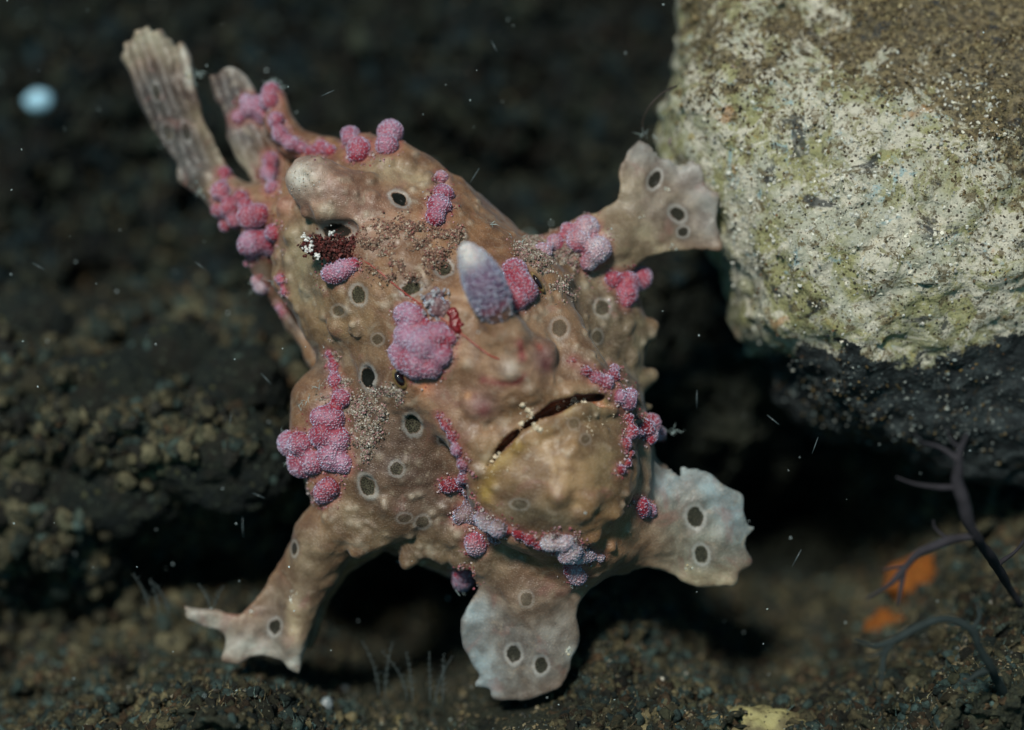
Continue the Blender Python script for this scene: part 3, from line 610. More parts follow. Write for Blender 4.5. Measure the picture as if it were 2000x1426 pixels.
wash([(1000, 1260), (1020, 1330), (1080, 1250)], 110, (0.21, 0.195, 0.17), 1.0); wash([(925, 1200), (920, 1260), (945, 1330)], 45, (0.27, 0.33, 0.35), 1.0); wash([(1110, 1270)], 18, (0.6, 0.62, 0.58), 0.9); wash([(1030, 1180)], 45, (0.24, 0.17, 0.12), 0.7); wash([(985, 1230), (1050, 1270)], 35, (0.15, 0.14, 0.13), 0.8)
wash([(1360, 1000), (1380, 1090), (1440, 1050)], 110, (0.19, 0.195, 0.155), 1.0); wash([(1300, 940), (1360, 930), (1410, 970), (1450, 1020)], 45, (0.22, 0.29, 0.31), 1.0); wash([(1340, 1130), (1420, 1130)], 22, (0.38, 0.33, 0.22), 0.8)
wash([(600, 1080), (580, 1180)], 70, (0.20, 0.15, 0.095), 0.9); wash([(540, 1170), (530, 1230)], 45, (0.15, 0.11, 0.08), 0.8); wash([(380, 1200), (440, 1255), (570, 1290)], 42, (0.36, 0.37, 0.33), 0.95)  # upper leg toned down as painted shade, toes left pale
wash([(575, 1180), (575, 1240)], 16, (0.42, 0.34, 0.22), 0.8)
wash([(300, 180), (340, 280), (380, 340)], 100, (0.062, 0.058, 0.055), 1.0); wash([(250, 105), (290, 68), (335, 95)], 30, (0.30, 0.28, 0.21), 0.9); wash([(362, 100), (368, 140), (374, 165)], 11, (0.7, 0.68, 0.6), 0.9); wash([(385, 220), (430, 310)], 16, (0.34, 0.28, 0.17), 0.8)
wash([(450, 170), (470, 260)], 70, (0.075, 0.066, 0.064), 1.0); wash([(450, 130), (490, 165)], 14, (0.30, 0.28, 0.25), 1.0); wash([(430, 370), (470, 400)], 40, (0.25, 0.17, 0.10), 0.8); wash([(500, 520), (570, 630), (640, 710)], 30, (0.12, 0.09, 0.07), 0.9)
wash([(450, 310), (480, 330)], 30, (0.32, 0.29, 0.22), 0.9)

# warts: each entry one cluster of knobs (px, py, radius, lift or absolute depth), root colour, knob colour
MAG = (0.30, 0.025, 0.05); PINK = (0.38, 0.09, 0.13); LIL = (0.40, 0.22, 0.32); RED = (0.22, 0.010, 0.02); PALE = (0.52, 0.46, 0.48)
warts = [
 ([(755, 285, 25), (762, 262, 27), (763, 256, 26)], PINK, LIL, 1.0), ([(684, 272, 18), (684, 264, 20)], PINK, LIL, .8), ([(703, 300, 24), (700, 290, 24)], MAG, PINK, .7), ([(628, 292, 16), (645, 296, 12), (605, 296, 10)], MAG, PINK, .7),
 ([(850, 425, 20), (858, 402, 23), (866, 380, 22)], MAG, LIL, .9), ([(862, 348, 14)], PINK, PALE, .9), ([(490, 476, 29), (518, 470, 26), (535, 455, 18), (530, 485, 18)], MAG, LIL, .6), ([(486, 424, 25), (508, 420, 22), (478, 400, 14)], MAG, PINK, .6),
 ([(648, 534, 22), (668, 524, 20), (690, 518, 14)], MAG, LIL, .7),
 ([(795, 614, 25), (812, 622, 24), (858, 652, 26), (880, 660, 14), (800, 660, 32), (785, 690, 26), (830, 672, 36), (815, 708, 34), (845, 715, 24), (860, 695, 26), (790, 710, 20)], MAG, LIL, .9),
 ([(1005, 530, 24), (1015, 555, 28), (1028, 568, 22), (1008, 585, 24), (995, 560, 26)], MAG, PINK, .7),
 ([(1145, 446, 28), (1165, 488, 30), (1130, 470, 26), (1150, 510, 20), (1110, 450, 18), (1085, 475, 20), (1060, 490, 18)], PINK, PALE, 1.0),
 ([(1198, 545, 18), (1225, 552, 26), (1252, 545, 22), (1258, 537, 18), (1225, 575, 22), (1222, 592, 12)], MAG, PINK, .4),
 ([(1120, 705, 7), (1145, 722, 10), (1165, 738, 14), (1185, 748, 16), (1197, 735, 16), (1199, 722, 12)], RED, LIL, 1.0), ([(1210, 775, 13), (1226, 785, 17), (1230, 774, 16)], RED, LIL, 1.0),
 ([(1228, 815, 12), (1235, 845, 15), (1222, 868, 12), (1258, 838, 20), (1272, 828, 20)], RED, PINK, .9), ([(1268, 852, 18), (1284, 846, 17)], MAG, PALE, .8), ([(1232, 885, 8), (1225, 905, 8), (1212, 918, 11)], RED, RED, .2),
 ([(1250, 985, 15), (1256, 995, 15), (1268, 997, 14)], MAG, LIL, .9),
 ([(858, 812, 7), (870, 830, 9), (883, 852, 10), (893, 880, 12), (905, 905, 12), (910, 930, 14), (895, 945, 15), (872, 946, 15)], RED, LIL, 1.0),
 ([(912, 960, 10), (918, 985, 14), (900, 1008, 18), (925, 1010, 18), (950, 1015, 22), (975, 1030, 18), (968, 1048, 14)], (.12, .08, .07), PALE, 1.0), ([(930, 1058, 22), (928, 1066, 20)], PINK, PALE, .9),
 ([(990, 1035, 11), (1012, 1042, 12), (1035, 1052, 12), (1055, 1065, 10)], RED, RED, .2),
 ([(1075, 1060, 19), (1100, 1058, 22), (1110, 1075, 28), (1130, 1080, 22), (1150, 1085, 14), (1172, 1088, 10)], (.10, .03, .03), (0.62, 0.58, 0.58), 1.2), ([(1118, 1112, 18), (1128, 1124, 19)], MAG, PALE, 1.0),
 ([(900, 1118, 18), (906, 1130, 22), (905, 1138, 18)], MAG, LIL, .9),
 ([(566, 864, 27), (588, 866, 24), (590, 905, 31), (614, 902, 28), (646, 895, 30), (664, 862, 24), (628, 852, 26), (648, 818, 26), (668, 778, 18), (625, 815, 20), (672, 905, 20), (655, 745, 14), (652, 715, 11), (645, 690, 10)], MAG, LIL, 1.0),
 ([(636, 962, 22), (645, 950, 20), (628, 975, 14)], RED, PINK, .6),
 ([(530, 178, 20), (528, 198, 22), (505, 205, 20), (488, 212, 18), (465, 232, 15), (512, 225, 20), (540, 235, 18), (548, 262, 18), (568, 280, 16), (590, 290, 12), (480, 196, 12)], MAG, LIL, 1.0),
 ([(528, 310, 16), (525, 340, 18), (532, 368, 16)], MAG, LIL, .8), ([(440, 340, 16), (432, 375, 20), (448, 405, 18), (470, 385, 14), (440, 440, 13), (425, 410, 14), (460, 430, 16)], MAG, PINK, .8),
 ([(510, 560, 16), (500, 548, 10)], PINK, PALE, .8), ([(545, 600, 9), (552, 612, 7)], PINK, LIL, .8), ([(548, 545, 10), (556, 570, 9)], PINK, LIL, .7), ([(490, 500, 12), (482, 515, 9)], PINK, PALE, .7)]
fish = empty('frogfish', 'tan warty frogfish with pink knobs clambering on webbed fins beside the boulder', 'fish')
wart_c = []
wart_jobs = []
H.depthmap(80)
for kn, rc, tc, tipa in warts:
    pts = []
    for (x, y, r) in kn:
        s = H.surf(x, y); s = max(min(s, 260), -230); r = r * (0.94 if r > 24 else 1.0); pts.append((x, y, s + 0.05 * r, r)); wart_c.append((P(x, y, s), r / 100.))
    wart_jobs.append((pts, rc, tc, tipa))
for p_, r in TUB:
    m_ = np.abs(V - p_).max(1) < r * 1.6
    k = 0.55 * np.exp(-(np.linalg.norm(V[m_] - p_ - np.array((0, 0, r * .8)), axis=1) / r) ** 2)[:, None]; base[m_] = base[m_] * (1 - k) + np.array((0.40, 0.34, 0.26)) * k
# pink stain on the skin right round every knob
for c, r in wart_c:
    d = np.linalg.norm(V - c, axis=1); k = 0.55 * np.exp(-(np.clip(d - r, 0, 9) / 0.09) ** 2); base = base * (1 - k[:, None]) + np.array((0.34, 0.11, 0.10)) * k[:, None]
oc = np.full(len(V), 4.0); ocs = np.zeros(len(V)); ocb = np.zeros(len(V))
for c, rx, ry, a, s, b in OC:
    d = V - c; ca, sa = math.cos(a), math.sin(a); x = (d[:, 0] * ca + d[:, 1] * sa) / rx; y = (-d[:, 0] * sa + d[:, 1] * ca) / ry
    q = np.sqrt(x * x + y * y + (d[:, 2] / (2.5 * max(rx, ry))) ** 2); m = q < oc; oc[m] = q[m]; ocs[m] = s; ocb[m] = b
# inside of the mouth
mm = np.full(len(V), 1e9)
for (x, y, r), (x2, y2, r2) in zip(mouth, mouth[1:]):
    t = np.clip(((px - x) * (x2 - x) + (py - y) * (y2 - y)) / ((x2 - x) ** 2 + (y2 - y) ** 2), 0, 1); mm = np.minimum(mm, np.hypot(px - x - t * (x2 - x), py - y - t * (y2 - y)))
gi = np.clip(((V[:, 0] - H.lo[0]) / H.h).round().astype(int), 0, H.n[0] - 1); gj = np.clip(((V[:, 1] - H.lo[1]) / H.h).round().astype(int), 0, H.n[1] - 1)
dep = np.nan_to_num(DM0[gi, gj]) - V[:, 2]; kk = (np.clip((dep - 0.08) / 0.15, 0, 1) * (mm < 34) * (dep < 1.6))[:, None]
base = base * (1 - kk) + np.array((0.30, 0.10, 0.04)) * kk
mp = [P(x, y, H.surf(x, y) - 30) for x, y in ((955, 900), (975, 872), (1010, 838), (1050, 812), (1095, 790), (1128, 778))]
print('body verts', len(V))
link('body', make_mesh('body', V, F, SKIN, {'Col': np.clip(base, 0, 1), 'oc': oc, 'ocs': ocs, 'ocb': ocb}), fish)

def blob_mesh(name, pts, h, k, rc, tc, tipa, mat, noise=0.03, tipcol=None, parent=fish, fall=0.34, rootcol=None, beads=0, beadcol=(0.62, 0.54, 0.64)):
    A = np.array([list(P(p[0], p[1], p[2])) + [p[3] / 100.] for p in pts]); R = A[:, 3:4]
    lo = (A[:, :3] - R).min(0) - 0.15; hi = (A[:, :3] + R).max(0) + 0.15
    g = Grid(lo, hi, h)
    for a in A: g.seg(a[:3], a[:3], a[3], a[3], k)
    for a, b in zip(A, A[1:]): g.seg(a[:3], b[:3], a[3] * 0.5, b[3] * 0.5, k * 0.8)
    g.noise(2.5, noise, 3, int(abs(lo[0]) * 1000) % 97, 0.4)
    if name == 'wart': g.noise(4.0, 0.016, 2, 51, 0.3)
    V, F = g.mesh(); d = BODY_F.sample(V)
    t = np.clip(d / fall * 1.2 + 1.1 * fbm(V, 2.4, 3, 77), 0, 1); col = np.array(rc) * (1 - t[:, None]) + np.array(tc) * t[:, None]
    k0 = np.clip(1 - d / 0.05, 0, 1)[:, None] * 0.5; col = col * (1 - k0) + np.array((0.30, 0.14, 0.10)) * k0
    tip = np.clip(0.35 + 0.65 * t, 0, 1) * tipa
    if tipcol is not None:
        c, r, cc = tipcol; kk = np.exp(-(np.linalg.norm(V - c, axis=1) / r) ** 4)[:, None]; col = col * (1 - kk) + np.array(cc) * kk; tip = tip * (1 - kk[:, 0] * 0.5)
    if rootcol is not None:
        a, b, cc = rootcol; ax = (b - a) / np.linalg.norm(b - a); q = (V - a) @ ax / np.linalg.norm(b - a) + 0.12 * fbm(V, 5, 2, 3)
        kk = (1 - np.clip((q + 0.15) / 0.3, 0, 1))[:, None]; rd = np.exp(-((q - 0.12) / 0.14) ** 2)[:, None] * 0.7
        col = col * (1 - kk) + np.array(cc) * kk; col = col * (1 - rd) + np.array((0.30, 0.04, 0.06)) * rd; tip = tip * (1 - kk[:, 0])
    if beads:
        qm, _ = np.linalg.qr(rng.normal(size=(3, 3))); pm = rng.permutation(len(V)); key = np.floor((V[pm] @ qm) / (beads * 1.15)).astype(np.int64)
        _, ix = np.unique((key[:, 0] * 7919 + key[:, 1]) * 7919 + key[:, 2], return_index=True); ix = pm[ix]
        ix = ix[(d[ix] > 0.02) & (rng.uniform(size=len(ix)) < np.clip(0.35 + tip[ix], 0, 1))]
        bc = np.array(beadcol) * rng.uniform(0.6, 1.1, (len(ix), 1)) * 0.7 + col[ix] * 0.3
        V0, F0 = ICO1; m0 = len(V0); r_ = beads * rng.uniform(0.24, 0.36, len(ix))
        VB = (V[ix][:, None, :] + V0[None] * r_[:, None, None]).reshape(-1, 3); FB = (F0[None] + (np.arange(len(ix)) * m0)[:, None, None]).reshape(-1, 3) + len(V)
        F = np.concatenate([F[:, [0, 1, 2]], F[:, [0, 2, 3]], FB]); V = np.concatenate([V, VB]); col = np.concatenate([col, np.repeat(bc, m0, 0)]); tip = np.concatenate([tip, np.zeros(len(VB))])
    return link(name, make_mesh(name, V, F, mat, {'Col': np.clip(col, 0, 1), 'tip': np.clip(tip, 0, 1)}), parent)
for pts, rc, tc, tipa in wart_jobs: blob_mesh('wart', pts, 0.024, 0.085, rc, tc, tipa, WART, 0.05, beads=0.050, beadcol=(0.60, 0.48, 0.60))
# crusty fringe where the knobs meet the skin
C = []; R_ = []; K = []
CR = np.array([(0.42, 0.12, 0.16), (0.5, 0.3, 0.34), (0.26, 0.03, 0.05), (0.6, 0.52, 0.52), (0.30, 0.15, 0.10), (0.45, 0.22, 0.26)])
for pts, rc, tc, tipa in wart_jobs:
    for (x, y, w_, r) in pts:
        for _ in range(int(r * 9)):
            a_ = rng.uniform(0, 6.283); q = r * (0.8 + abs(rng.normal()) * 0.38); xx, yy = x + q * math.cos(a_), y + q * math.sin(a_)
            p_ = P(xx, yy, H.surf(xx, yy)); i_ = int(round((p_[0] - H.lo[0]) / H.h)); j_ = int(round((p_[1] - H.lo[1]) / H.h))
            if not (0 <= i_ < H.n[0] and 0 <= j_ < H.n[1] and H.hit[i_, j_]): continue
            if float(vnoise(np.array(xx / 12.), np.array(yy / 12.), np.array(.5), 9)) < 0.0: continue
            C.append(p_ + np.array((0, 0, rng.uniform(0, .04)))); R_.append(rng.uniform(0.008, 0.024)); K.append(CR[rng.integers(6)] * rng.uniform(.6, 1.2))
V_, F_, cc = grains(np.array(C), np.array(R_), np.array(K)); o = link('wart_crust', make_mesh('wart_crust', V_, F_, GRAIN, {'Col': np.clip(cc, 0, 1)}, False), fish); o['kind'] = 'stuff'
# the white tipped spine on the crown
s = H.surf(985, 650) - 40
horn = [(970, 608, s + 26, 30), (958, 582, s + 44, 37), (945, 552, s + 60, 38), (931, 522, s + 72, 31), (919, 500, s + 79, 21), (912, 488, s + 82, 13)]
A = horn; hp = []
for a, b in zip(A, A[1:]):
    for t in (0, .33, .66): hp.append(tuple(a[i] * (1 - t) + b[i] * t for i in range(4)))
hp.append(A[-1])
sp = blob_mesh('dorsal_spine', hp, 0.024, 0.05, (0.17, 0.09, 0.13), (0.17, 0.11, 0.19), 1.0, HORN, 0.02, (P(906, 478, s + 84), 0.47, (0.74, 0.80, 0.72)), fall=0.3, rootcol=(P(968, 604, s + 40), P(944, 548, s + 60), (0.28, 0.165, 0.10)), beads=0.078, beadcol=(0.62, 0.66, 0.78))
sp['label'] = 'purple granular spine with a white tip'
# fishing rod lying on the back, its lure
ROD = plain('rod_skin', (0.28, 0.04, 0.025), 0.35, 0.5)
rp = [(705, 505), (740, 530), (775, 560), (815, 590), (860, 620), (905, 655), (950, 690), (975, 702)]
pth = smooth_path([P(x, y, H.surf(x, y) + 3) for x, y in rp], 5); build_poly('fishing_rod', [tube(pth, np.full(len(pth), 0.017))], ROD, fish)
LURE = wart_mat('lure_skin', 14, (0.45, 0.42, 0.44), 0.6)
s = H.surf(850, 590)
lp = [(850, 568, s + 8, 8), (840, 585, s + 8, 14), (858, 590, s + 14, 15), (850, 605, s + 14, 14), (870, 600, s + 12, 12), (835, 590, s + 6, 9), (862, 575, s + 10, 8), (862, 612, s + 12, 9), (874, 588, s + 10, 6)]
blob_mesh('lure', lp, 0.024, 0.03, (0.16, 0.10, 0.10), (0.22, 0.15, 0.16), 1.0, LURE, 0.12)
C = []
for i in range(900):
    x = 850 + rng.normal() * 15; y = 592 + rng.normal() * 16
    if abs(x - 850) < 30 and 560 < y < 626 and vnoise(np.array(x / 7.), np.array(y / 7.), np.array(0.5), 4) > 0.12: C.append(P(x, y, s + 18 - abs(x - 850) * 0.25 + rng.uniform(0, 5)))
V_, F_, cc = grains(np.array(C), rng.uniform(0.012, 0.035, len(C)), np.array([(0.42, 0.42, 0.47), (0.28, 0.25, 0.28), (0.55, 0.57, 0.62)])[rng.integers(0, 3, len(C))])
o = link('lure_fleck', make_mesh('lure_fleck', V_, F_, GRAIN, {'Col': cc}, False), fish); o['kind'] = 'stuff'
GLOSS = plain('wet_red_skin', (0.20, 0.008, 0.012), 0.28, 0.6, 0.7, 14)
s = H.surf(902, 640)
blob_mesh('lure', [(890, 618, s - 2, 7), (898, 626, s, 8), (893, 632, s, 6), (905, 634, s + 2, 8), (911, 642, s + 1, 7), (904, 645, s, 7), (914, 652, s, 7), (918, 660, s - 2, 5), (898, 645, s, 5), (884, 608, s - 2, 6), (912, 630, s, 5)], 0.018, 0.015, RED, RED, 0, GLOSS, 0.22)
# eyes
EYE = plain('eye_black', (0.012, 0.006, 0.008), 0.08, 0.8, 0.2, 3); IRIS = plain('eye_rim', (0.20, 0.13, 0.05), 0.3, 0.5, 0.6, 12)
def eye(x, y, rx, ry, ang, ry3=6):
    s = H.surf(x, y); c = P(x, y, s); ca, sa = math.cos(ang), math.sin(ang); out = []
    for nm, kx, lift, mt in (('eye', 1.4, 2, IRIS), ('pupil', 1.0, 6, EYE)):
        Q = ICO3[0] * np.array((rx * kx, ry * kx, ry3)) / 100.; X = Q[:, 0] * ca - Q[:, 1] * sa; Y = Q[:, 0] * sa + Q[:, 1] * ca
        me = make_mesh(nm, np.stack([X + c[0], Y + c[1], Q[:, 2] + c[2] + lift / 100.], 1), ICO3[1], mt); out.append(link(nm, me, fish if not out else out[0]))
eye(781, 740, 9, 16, 0.5, 10); eye(1050, 551, 5, 17, 0.55, 9)

# sediment and algae fuzz grown on the skin
def fuzz(name, cpts, spread, n, rmin, rmax, cols, parent=fish, lift=0.03, grid=None, label=None):
    grid = grid or H; C = []; R = []; K = []
    for i in range(n):
        c = cpts[rng.integers(len(cpts))]; x = c[0] + rng.normal() * spread * c[2]; y = c[1] + rng.normal() * spread * c[2]
        if grid is H:
            q = P(x, y, H.surf(x, y)); ii_ = int(np.clip(round((q[0] - H.lo[0]) / H.h), 0, H.n[0] - 1)); jj_ = int(np.clip(round((q[1] - H.lo[1]) / H.h), 0, H.n[1] - 1))
            if not H.hit[ii_, jj_]: continue
        nz_ = float(vnoise(np.array(x / 17.), np.array(y / 17.), np.array(1.5), 5)) + 0.5 * float(vnoise(np.array(x / 7.), np.array(y / 7.), np.array(1.5), 6))
        if nz_ < -0.22: continue
        r = rng.uniform(rmin, rmax) / 100.; s = grid.surf(x, y); C.append(P(x, y, s + rng.uniform(0, lift) * 100 * min(1.0, 0.2 + nz_))); R.append(r); K.append(cols[rng.integers(len(cols))])
    K = np.array(K) * rng.uniform(0.55, 1.25, (len(K), 1))
    V, F, cc = grains(np.array(C), np.array(R), K); o = link(name, make_mesh(name, V, F, GRAIN, {'Col': np.clip(cc, 0, 1)}, False), parent)
    o['kind'] = 'stuff'; return o
BR = [(0.28, 0.16, 0.11), (0.36, 0.23, 0.16), (0.20, 0.11, 0.08), (0.48, 0.40, 0.31), (0.30, 0.12, 0.10), (0.14, 0.08, 0.06)]
GR = [(0.34, 0.28, 0.22), (0.5, 0.47, 0.42), (0.24, 0.18, 0.13), (0.16, 0.12, 0.09), (0.38, 0.20, 0.20)]
fuzz('algae_crust', [(770, 470, 1), (800, 480, 1), (760, 510, .8), (830, 500, .9), (725, 490, .7), (800, 450, .7), (860, 470, .6), (790, 525, .6), (740, 460, .6), (890, 455, .3)], 22, 15000, 0.7, 2.6, BR, lift=0.13)
fuzz('algae_crust', [(690, 800, .9), (720, 820, .9), (740, 790, .8), (700, 840, .8), (760, 775, .5), (660, 830, .8), (720, 860, .4), (715, 885, .3), (775, 770, .3), (650, 840, .5)], 20, 11000, 0.7, 2.6, GR, lift=0.13)
fuzz('algae_crust', [(1090, 520, .9), (1050, 495, .9), (1120, 535, .8), (1100, 565, .5), (1060, 470, .7), (1090, 490, .9), (1030, 485, .5)], 22, 11000, 0.7, 2.6, GR, lift=0.10)
fuzz('algae_crust', [(650, 700, .5), (655, 740, .6), (640, 770, .6), (675, 740, .4), (640, 670, .3)], 16, 2500, 0.7, 2.2, GR, lift=0.08)
fuzz('algae_crust', [(950, 1020, .5), (965, 1035, .5), (935, 1010, .4), (1085, 1055, .5), (1120, 1062, .5), (1150, 1080, .4)], 16, 2200, 0.6, 1.6, [(0.6, 0.58, 0.55), (0.5, 0.42, 0.44), (0.08, 0.03, 0.03), (0.2, 0.1, 0.1)], lift=0.22)
s = H.surf(660, 490)
DR = [(0.09, 0.02, 0.018), (0.14, 0.03, 0.025), (0.05, 0.015, 0.012)]
C = []; 
for i in range(2200):
    t = rng.uniform(); b = (600 + 110 * t + rng.normal() * 9, 478 + 20 * t + rng.normal() * (7 + 9 * t)); C.append(P(b[0], b[1], s + 8 + 22 * (1 - t) * rng.uniform() + rng.uniform(0, 14)))
V, F, cc = grains(np.array(C), rng.uniform(0.01, 0.038, len(C)), np.array(DR)[rng.integers(0, 3, len(C))]); link('algae_tuft', make_mesh('algae_tuft', V, F, GRAIN, {'Col': cc}, False), fish)
C = [P(x + rng.normal() * 4, y + rng.normal() * 4, s + 38) for x, y in ((596, 463), (602, 470), (598, 490), (608, 484), (645, 452), (620, 500)) for _ in range(9)]
V, F, cc = grains(np.array(C), rng.uniform(0.015, 0.035, len(C)), np.tile((0.8, 0.8, 0.78), (len(C), 1))); tip_o = link('algae_tip', make_mesh('algae_tip', V, F, GRAIN, {'Col': cc}, False), fish)
tip_o['kind'] = 'stuff'
# pale crumbs along the lip and on the chin
C = []
for (x, y) in [(1022, 790), (1030, 800), (1038, 815), (1020, 828), (1045, 832), (1050, 838), (968, 892), (975, 888), (960, 900), (1090, 795), (1110, 790), (1130, 785), (1140, 782), (1120, 782)]:
    for _ in range(6): xx, yy = x + rng.normal() * 3, y + rng.normal() * 3; C.append(P(xx, yy, H.surf(xx, yy) + 2))
for i in range(260):
    t = rng.uniform(); xx = 950 + 240 * t + rng.normal() * 10; yy = 950 - 150 * math.sqrt(t) + rng.normal() * 16 + 10; C.append(P(xx, yy, H.surf(xx, yy) + .5))
R = np.concatenate([rng.uniform(0.015, 0.05, 84), rng.uniform(0.006, 0.018, 260)])
V, F, cc = grains(np.array(C), R, np.tile((0.7, 0.6, 0.45), (len(C), 1))); o = link('sand_crumbs', make_mesh('sand_crumbs', V, F, GRAIN, {'Col': cc}, False), fish); o['kind'] = 'stuff'
fuzz('spine_granules', [(585, 345, 1), (578, 355, .8), (600, 335, .8)], 20, 900, 0.6, 1.5, [(0.62, 0.64, 0.62), (0.5, 0.48, 0.42), (0.45, 0.33, 0.24)], lift=0.0)
pv = []; pf = []; o_ = 0
for (x, y, n_) in [(533, 158, 14), (545, 170, 6), (478, 190, 10), (440, 335, 8), (392, 372, 10), (425, 412, 10), (442, 388, 8), (380, 365, 8), (500, 560, 10), (530, 555, 6), (385, 150, 10), (1262, 262, 8), (560, 855, 6), (570, 900, 8), (908, 1150, 8), (1128, 1140, 8), (1312, 845, 8), (960, 445, 10), (1000, 470, 8), (1020, 470, 8), (590, 800, 10), (600, 780, 8), (615, 755, 8)]:
    for _ in range(n_):
        a_ = rng.uniform(0, 6.28); xx, yy = x + rng.normal() * 5, y + rng.normal() * 5; b_ = P(xx, yy, H.surf(xx, yy)); L = rng.uniform(.06, .2); e_ = b_ + np.array((math.cos(a_), math.sin(a_), rng.uniform(0, .8))) * L; m_ = (b_ + e_) / 2 + rng.normal(size=3) * .02; q_ = np.array((-math.sin(a_), math.cos(a_), 0)) * .006
        pv += [b_ - q_, b_ + q_, m_ - q_ * .8, m_ + q_ * .8, e_]; pf += [(o_, o_ + 1, o_ + 3), (o_, o_ + 3, o_ + 2), (o_ + 2, o_ + 3, o_ + 4)]; o_ += 5
o = link('algal_wisps', make_mesh('algal_wisps', np.array(pv), np.array(pf), GRAIN, {'Col': np.tile((0.32, 0.42, 0.42), (len(pv), 1))}, False), fish); o['kind'] = 'stuff'
cr = [(1238, 378), (1300, 370), (1248, 420), (1245, 475), (1315, 485), (570, 1175), (580, 1235), (490, 1195), (400, 1230), (1110, 1270), (1340, 1110), (575, 1160), (365, 140), (367, 150), (395, 375), (1040, 832), (1048, 840), (1022, 795), (1028, 812)]
fuzz('sand_crumbs', [(x, y, 1) for x, y in cr], 4.5, 520, 0.8, 2.6, [(0.7, 0.72, 0.66), (0.5, 0.55, 0.5), (0.6, 0.5, 0.3)], lift=0.03)
for c in ((1238, 378), (1300, 370), (1248, 420), (1245, 475), (1315, 485), (570, 1175), (580, 1235), (490, 1195)):
    pass

# ================================================================== RUBBLE, PLANTS, LOOSE THINGS
def lump(name, px, py, wv, rx, ry, rz, mat, seed, amp=0.35, lv=None, fs=0.55):
    Vs, Fs = lv or ICO5; n = fbm(Vs * 1.0 + seed, 1.3, 5, seed, fs); n2 = 1 - 2 * np.abs(fbm(Vs + seed * 2, 3.2, 4, seed + 9, 0.6))
    Vd = Vs * (1 + amp * n + 0.14 * n2)[:, None] * np.array((rx, ry, rz)) / 100.
    return link(name, make_mesh(name, Vd + P(px, py, wv), Fs, mat))
silt2 = SILT
ROCKS = [(190, 800, 150, 100, 'broad silt-covered stone low at the far edge'), (330, 720, 110, 90, 'rounded rubble stone crowned with pale silt'), (470, 760, 90, 80, 'brownish rubble stone just below the tail shadow'),
         (430, 900, 120, 90, 'silty rubble stone beside the shoulder knobs'), (90, 960, 130, 100, 'tan rubble stone with yellowish grit'), (250, 960, 110, 80, 'low rubble stone under the crowned stone'),
         (560, 660, 80, 70, 'small rubble stone behind the flank'), (60, 640, 90, 70, 'dim rubble stone at the far upper edge of the mound')]
for i, (x, y, rx, ry, lab) in enumerate(ROCKS):
    tag(lump('rubble_stone', x, y, bed_at(x, y) - 20, rx, ry, 70, SILT, i + 3), lab, 'stone', 'silt-covered rubble stones')
PALE_ROCK = None
n = NB('yellow_crust'); c = n.mix(n.ramp(n.noise(1.5, 5), 0.4, 0.6), (0.30, 0.27, 0.12), (0.12, 0.10, 0.05)); c = n.mix(n.ramp(n.voro(8), 0.15, 0.28, 0.8, 0), c, (0.05, 0.04, 0.02))
YEL = n.out(c, 0.7, n.bump(n.noise(5, 6), 0.1, 0.8), 0.3)
tag(lump('pale_stone', 1480, 1465, bed_at(1480, 1420) + 5, 120, 70, 55, YEL, 31, 0.4), 'pale yellow crusted stone in the foreground silt', 'stone')
SPONGE = plain('orange_sponge', (0.20, 0.062, 0.006), 0.85, 0.3, 0.5, 5, Subsurface_Weight=0.2)
tag(lump('sponge', 1800, 1140, bed_at(1800, 1140) - 5, 66, 48, 34, SPONGE, 41, 0.6, ICO5), 'orange sponge lump under the upper seaweed branch', 'sponge', 'orange sponges')
tag(lump('sponge', 1740, 1225, bed_at(1740, 1225) - 8, 50, 34, 28, SPONGE, 45, 0.6, ICO5), 'smaller orange sponge lump above the lower seaweed branch', 'sponge', 'orange sponges')
WEED = plain('grey_seaweed', (0.034, 0.031, 0.037), 0.75, 0.15, 0.4, 3); WEED2 = plain('grey_green_seaweed', (0.026, 0.036, 0.036), 0.75, 0.15, 0.4, 3)
def weed(name, label, brs, mat):
    parts = []
    for b in brs:
        p = smooth_path([P(x, y, ww * 1.5) for x, y, ww, r in b], 6); r = np.interp(np.linspace(0, len(b) - 1, len(p)), range(len(b)), [q[3] / 165. for q in b])
        p = p + 0.10 * fbm(p, 1.3, 2, 5)[:, None] * np.array((1, -1, 1)); r = r * (1 + 0.35 * fbm(p, 3.0, 2, 9)); parts.append(tube(p, r))
    root = empty(name, label, 'seaweed', tuple(P(brs[0][0][0], brs[0][0][1], brs[0][0][2] * 1.5)), 'branching seaweeds')
    inv = np.array(P(brs[0][0][0], brs[0][0][1], brs[0][0][2] * 1.5))
    for i, (v, f) in enumerate(parts): build_poly('frond', [(v - inv, f)], mat, root)
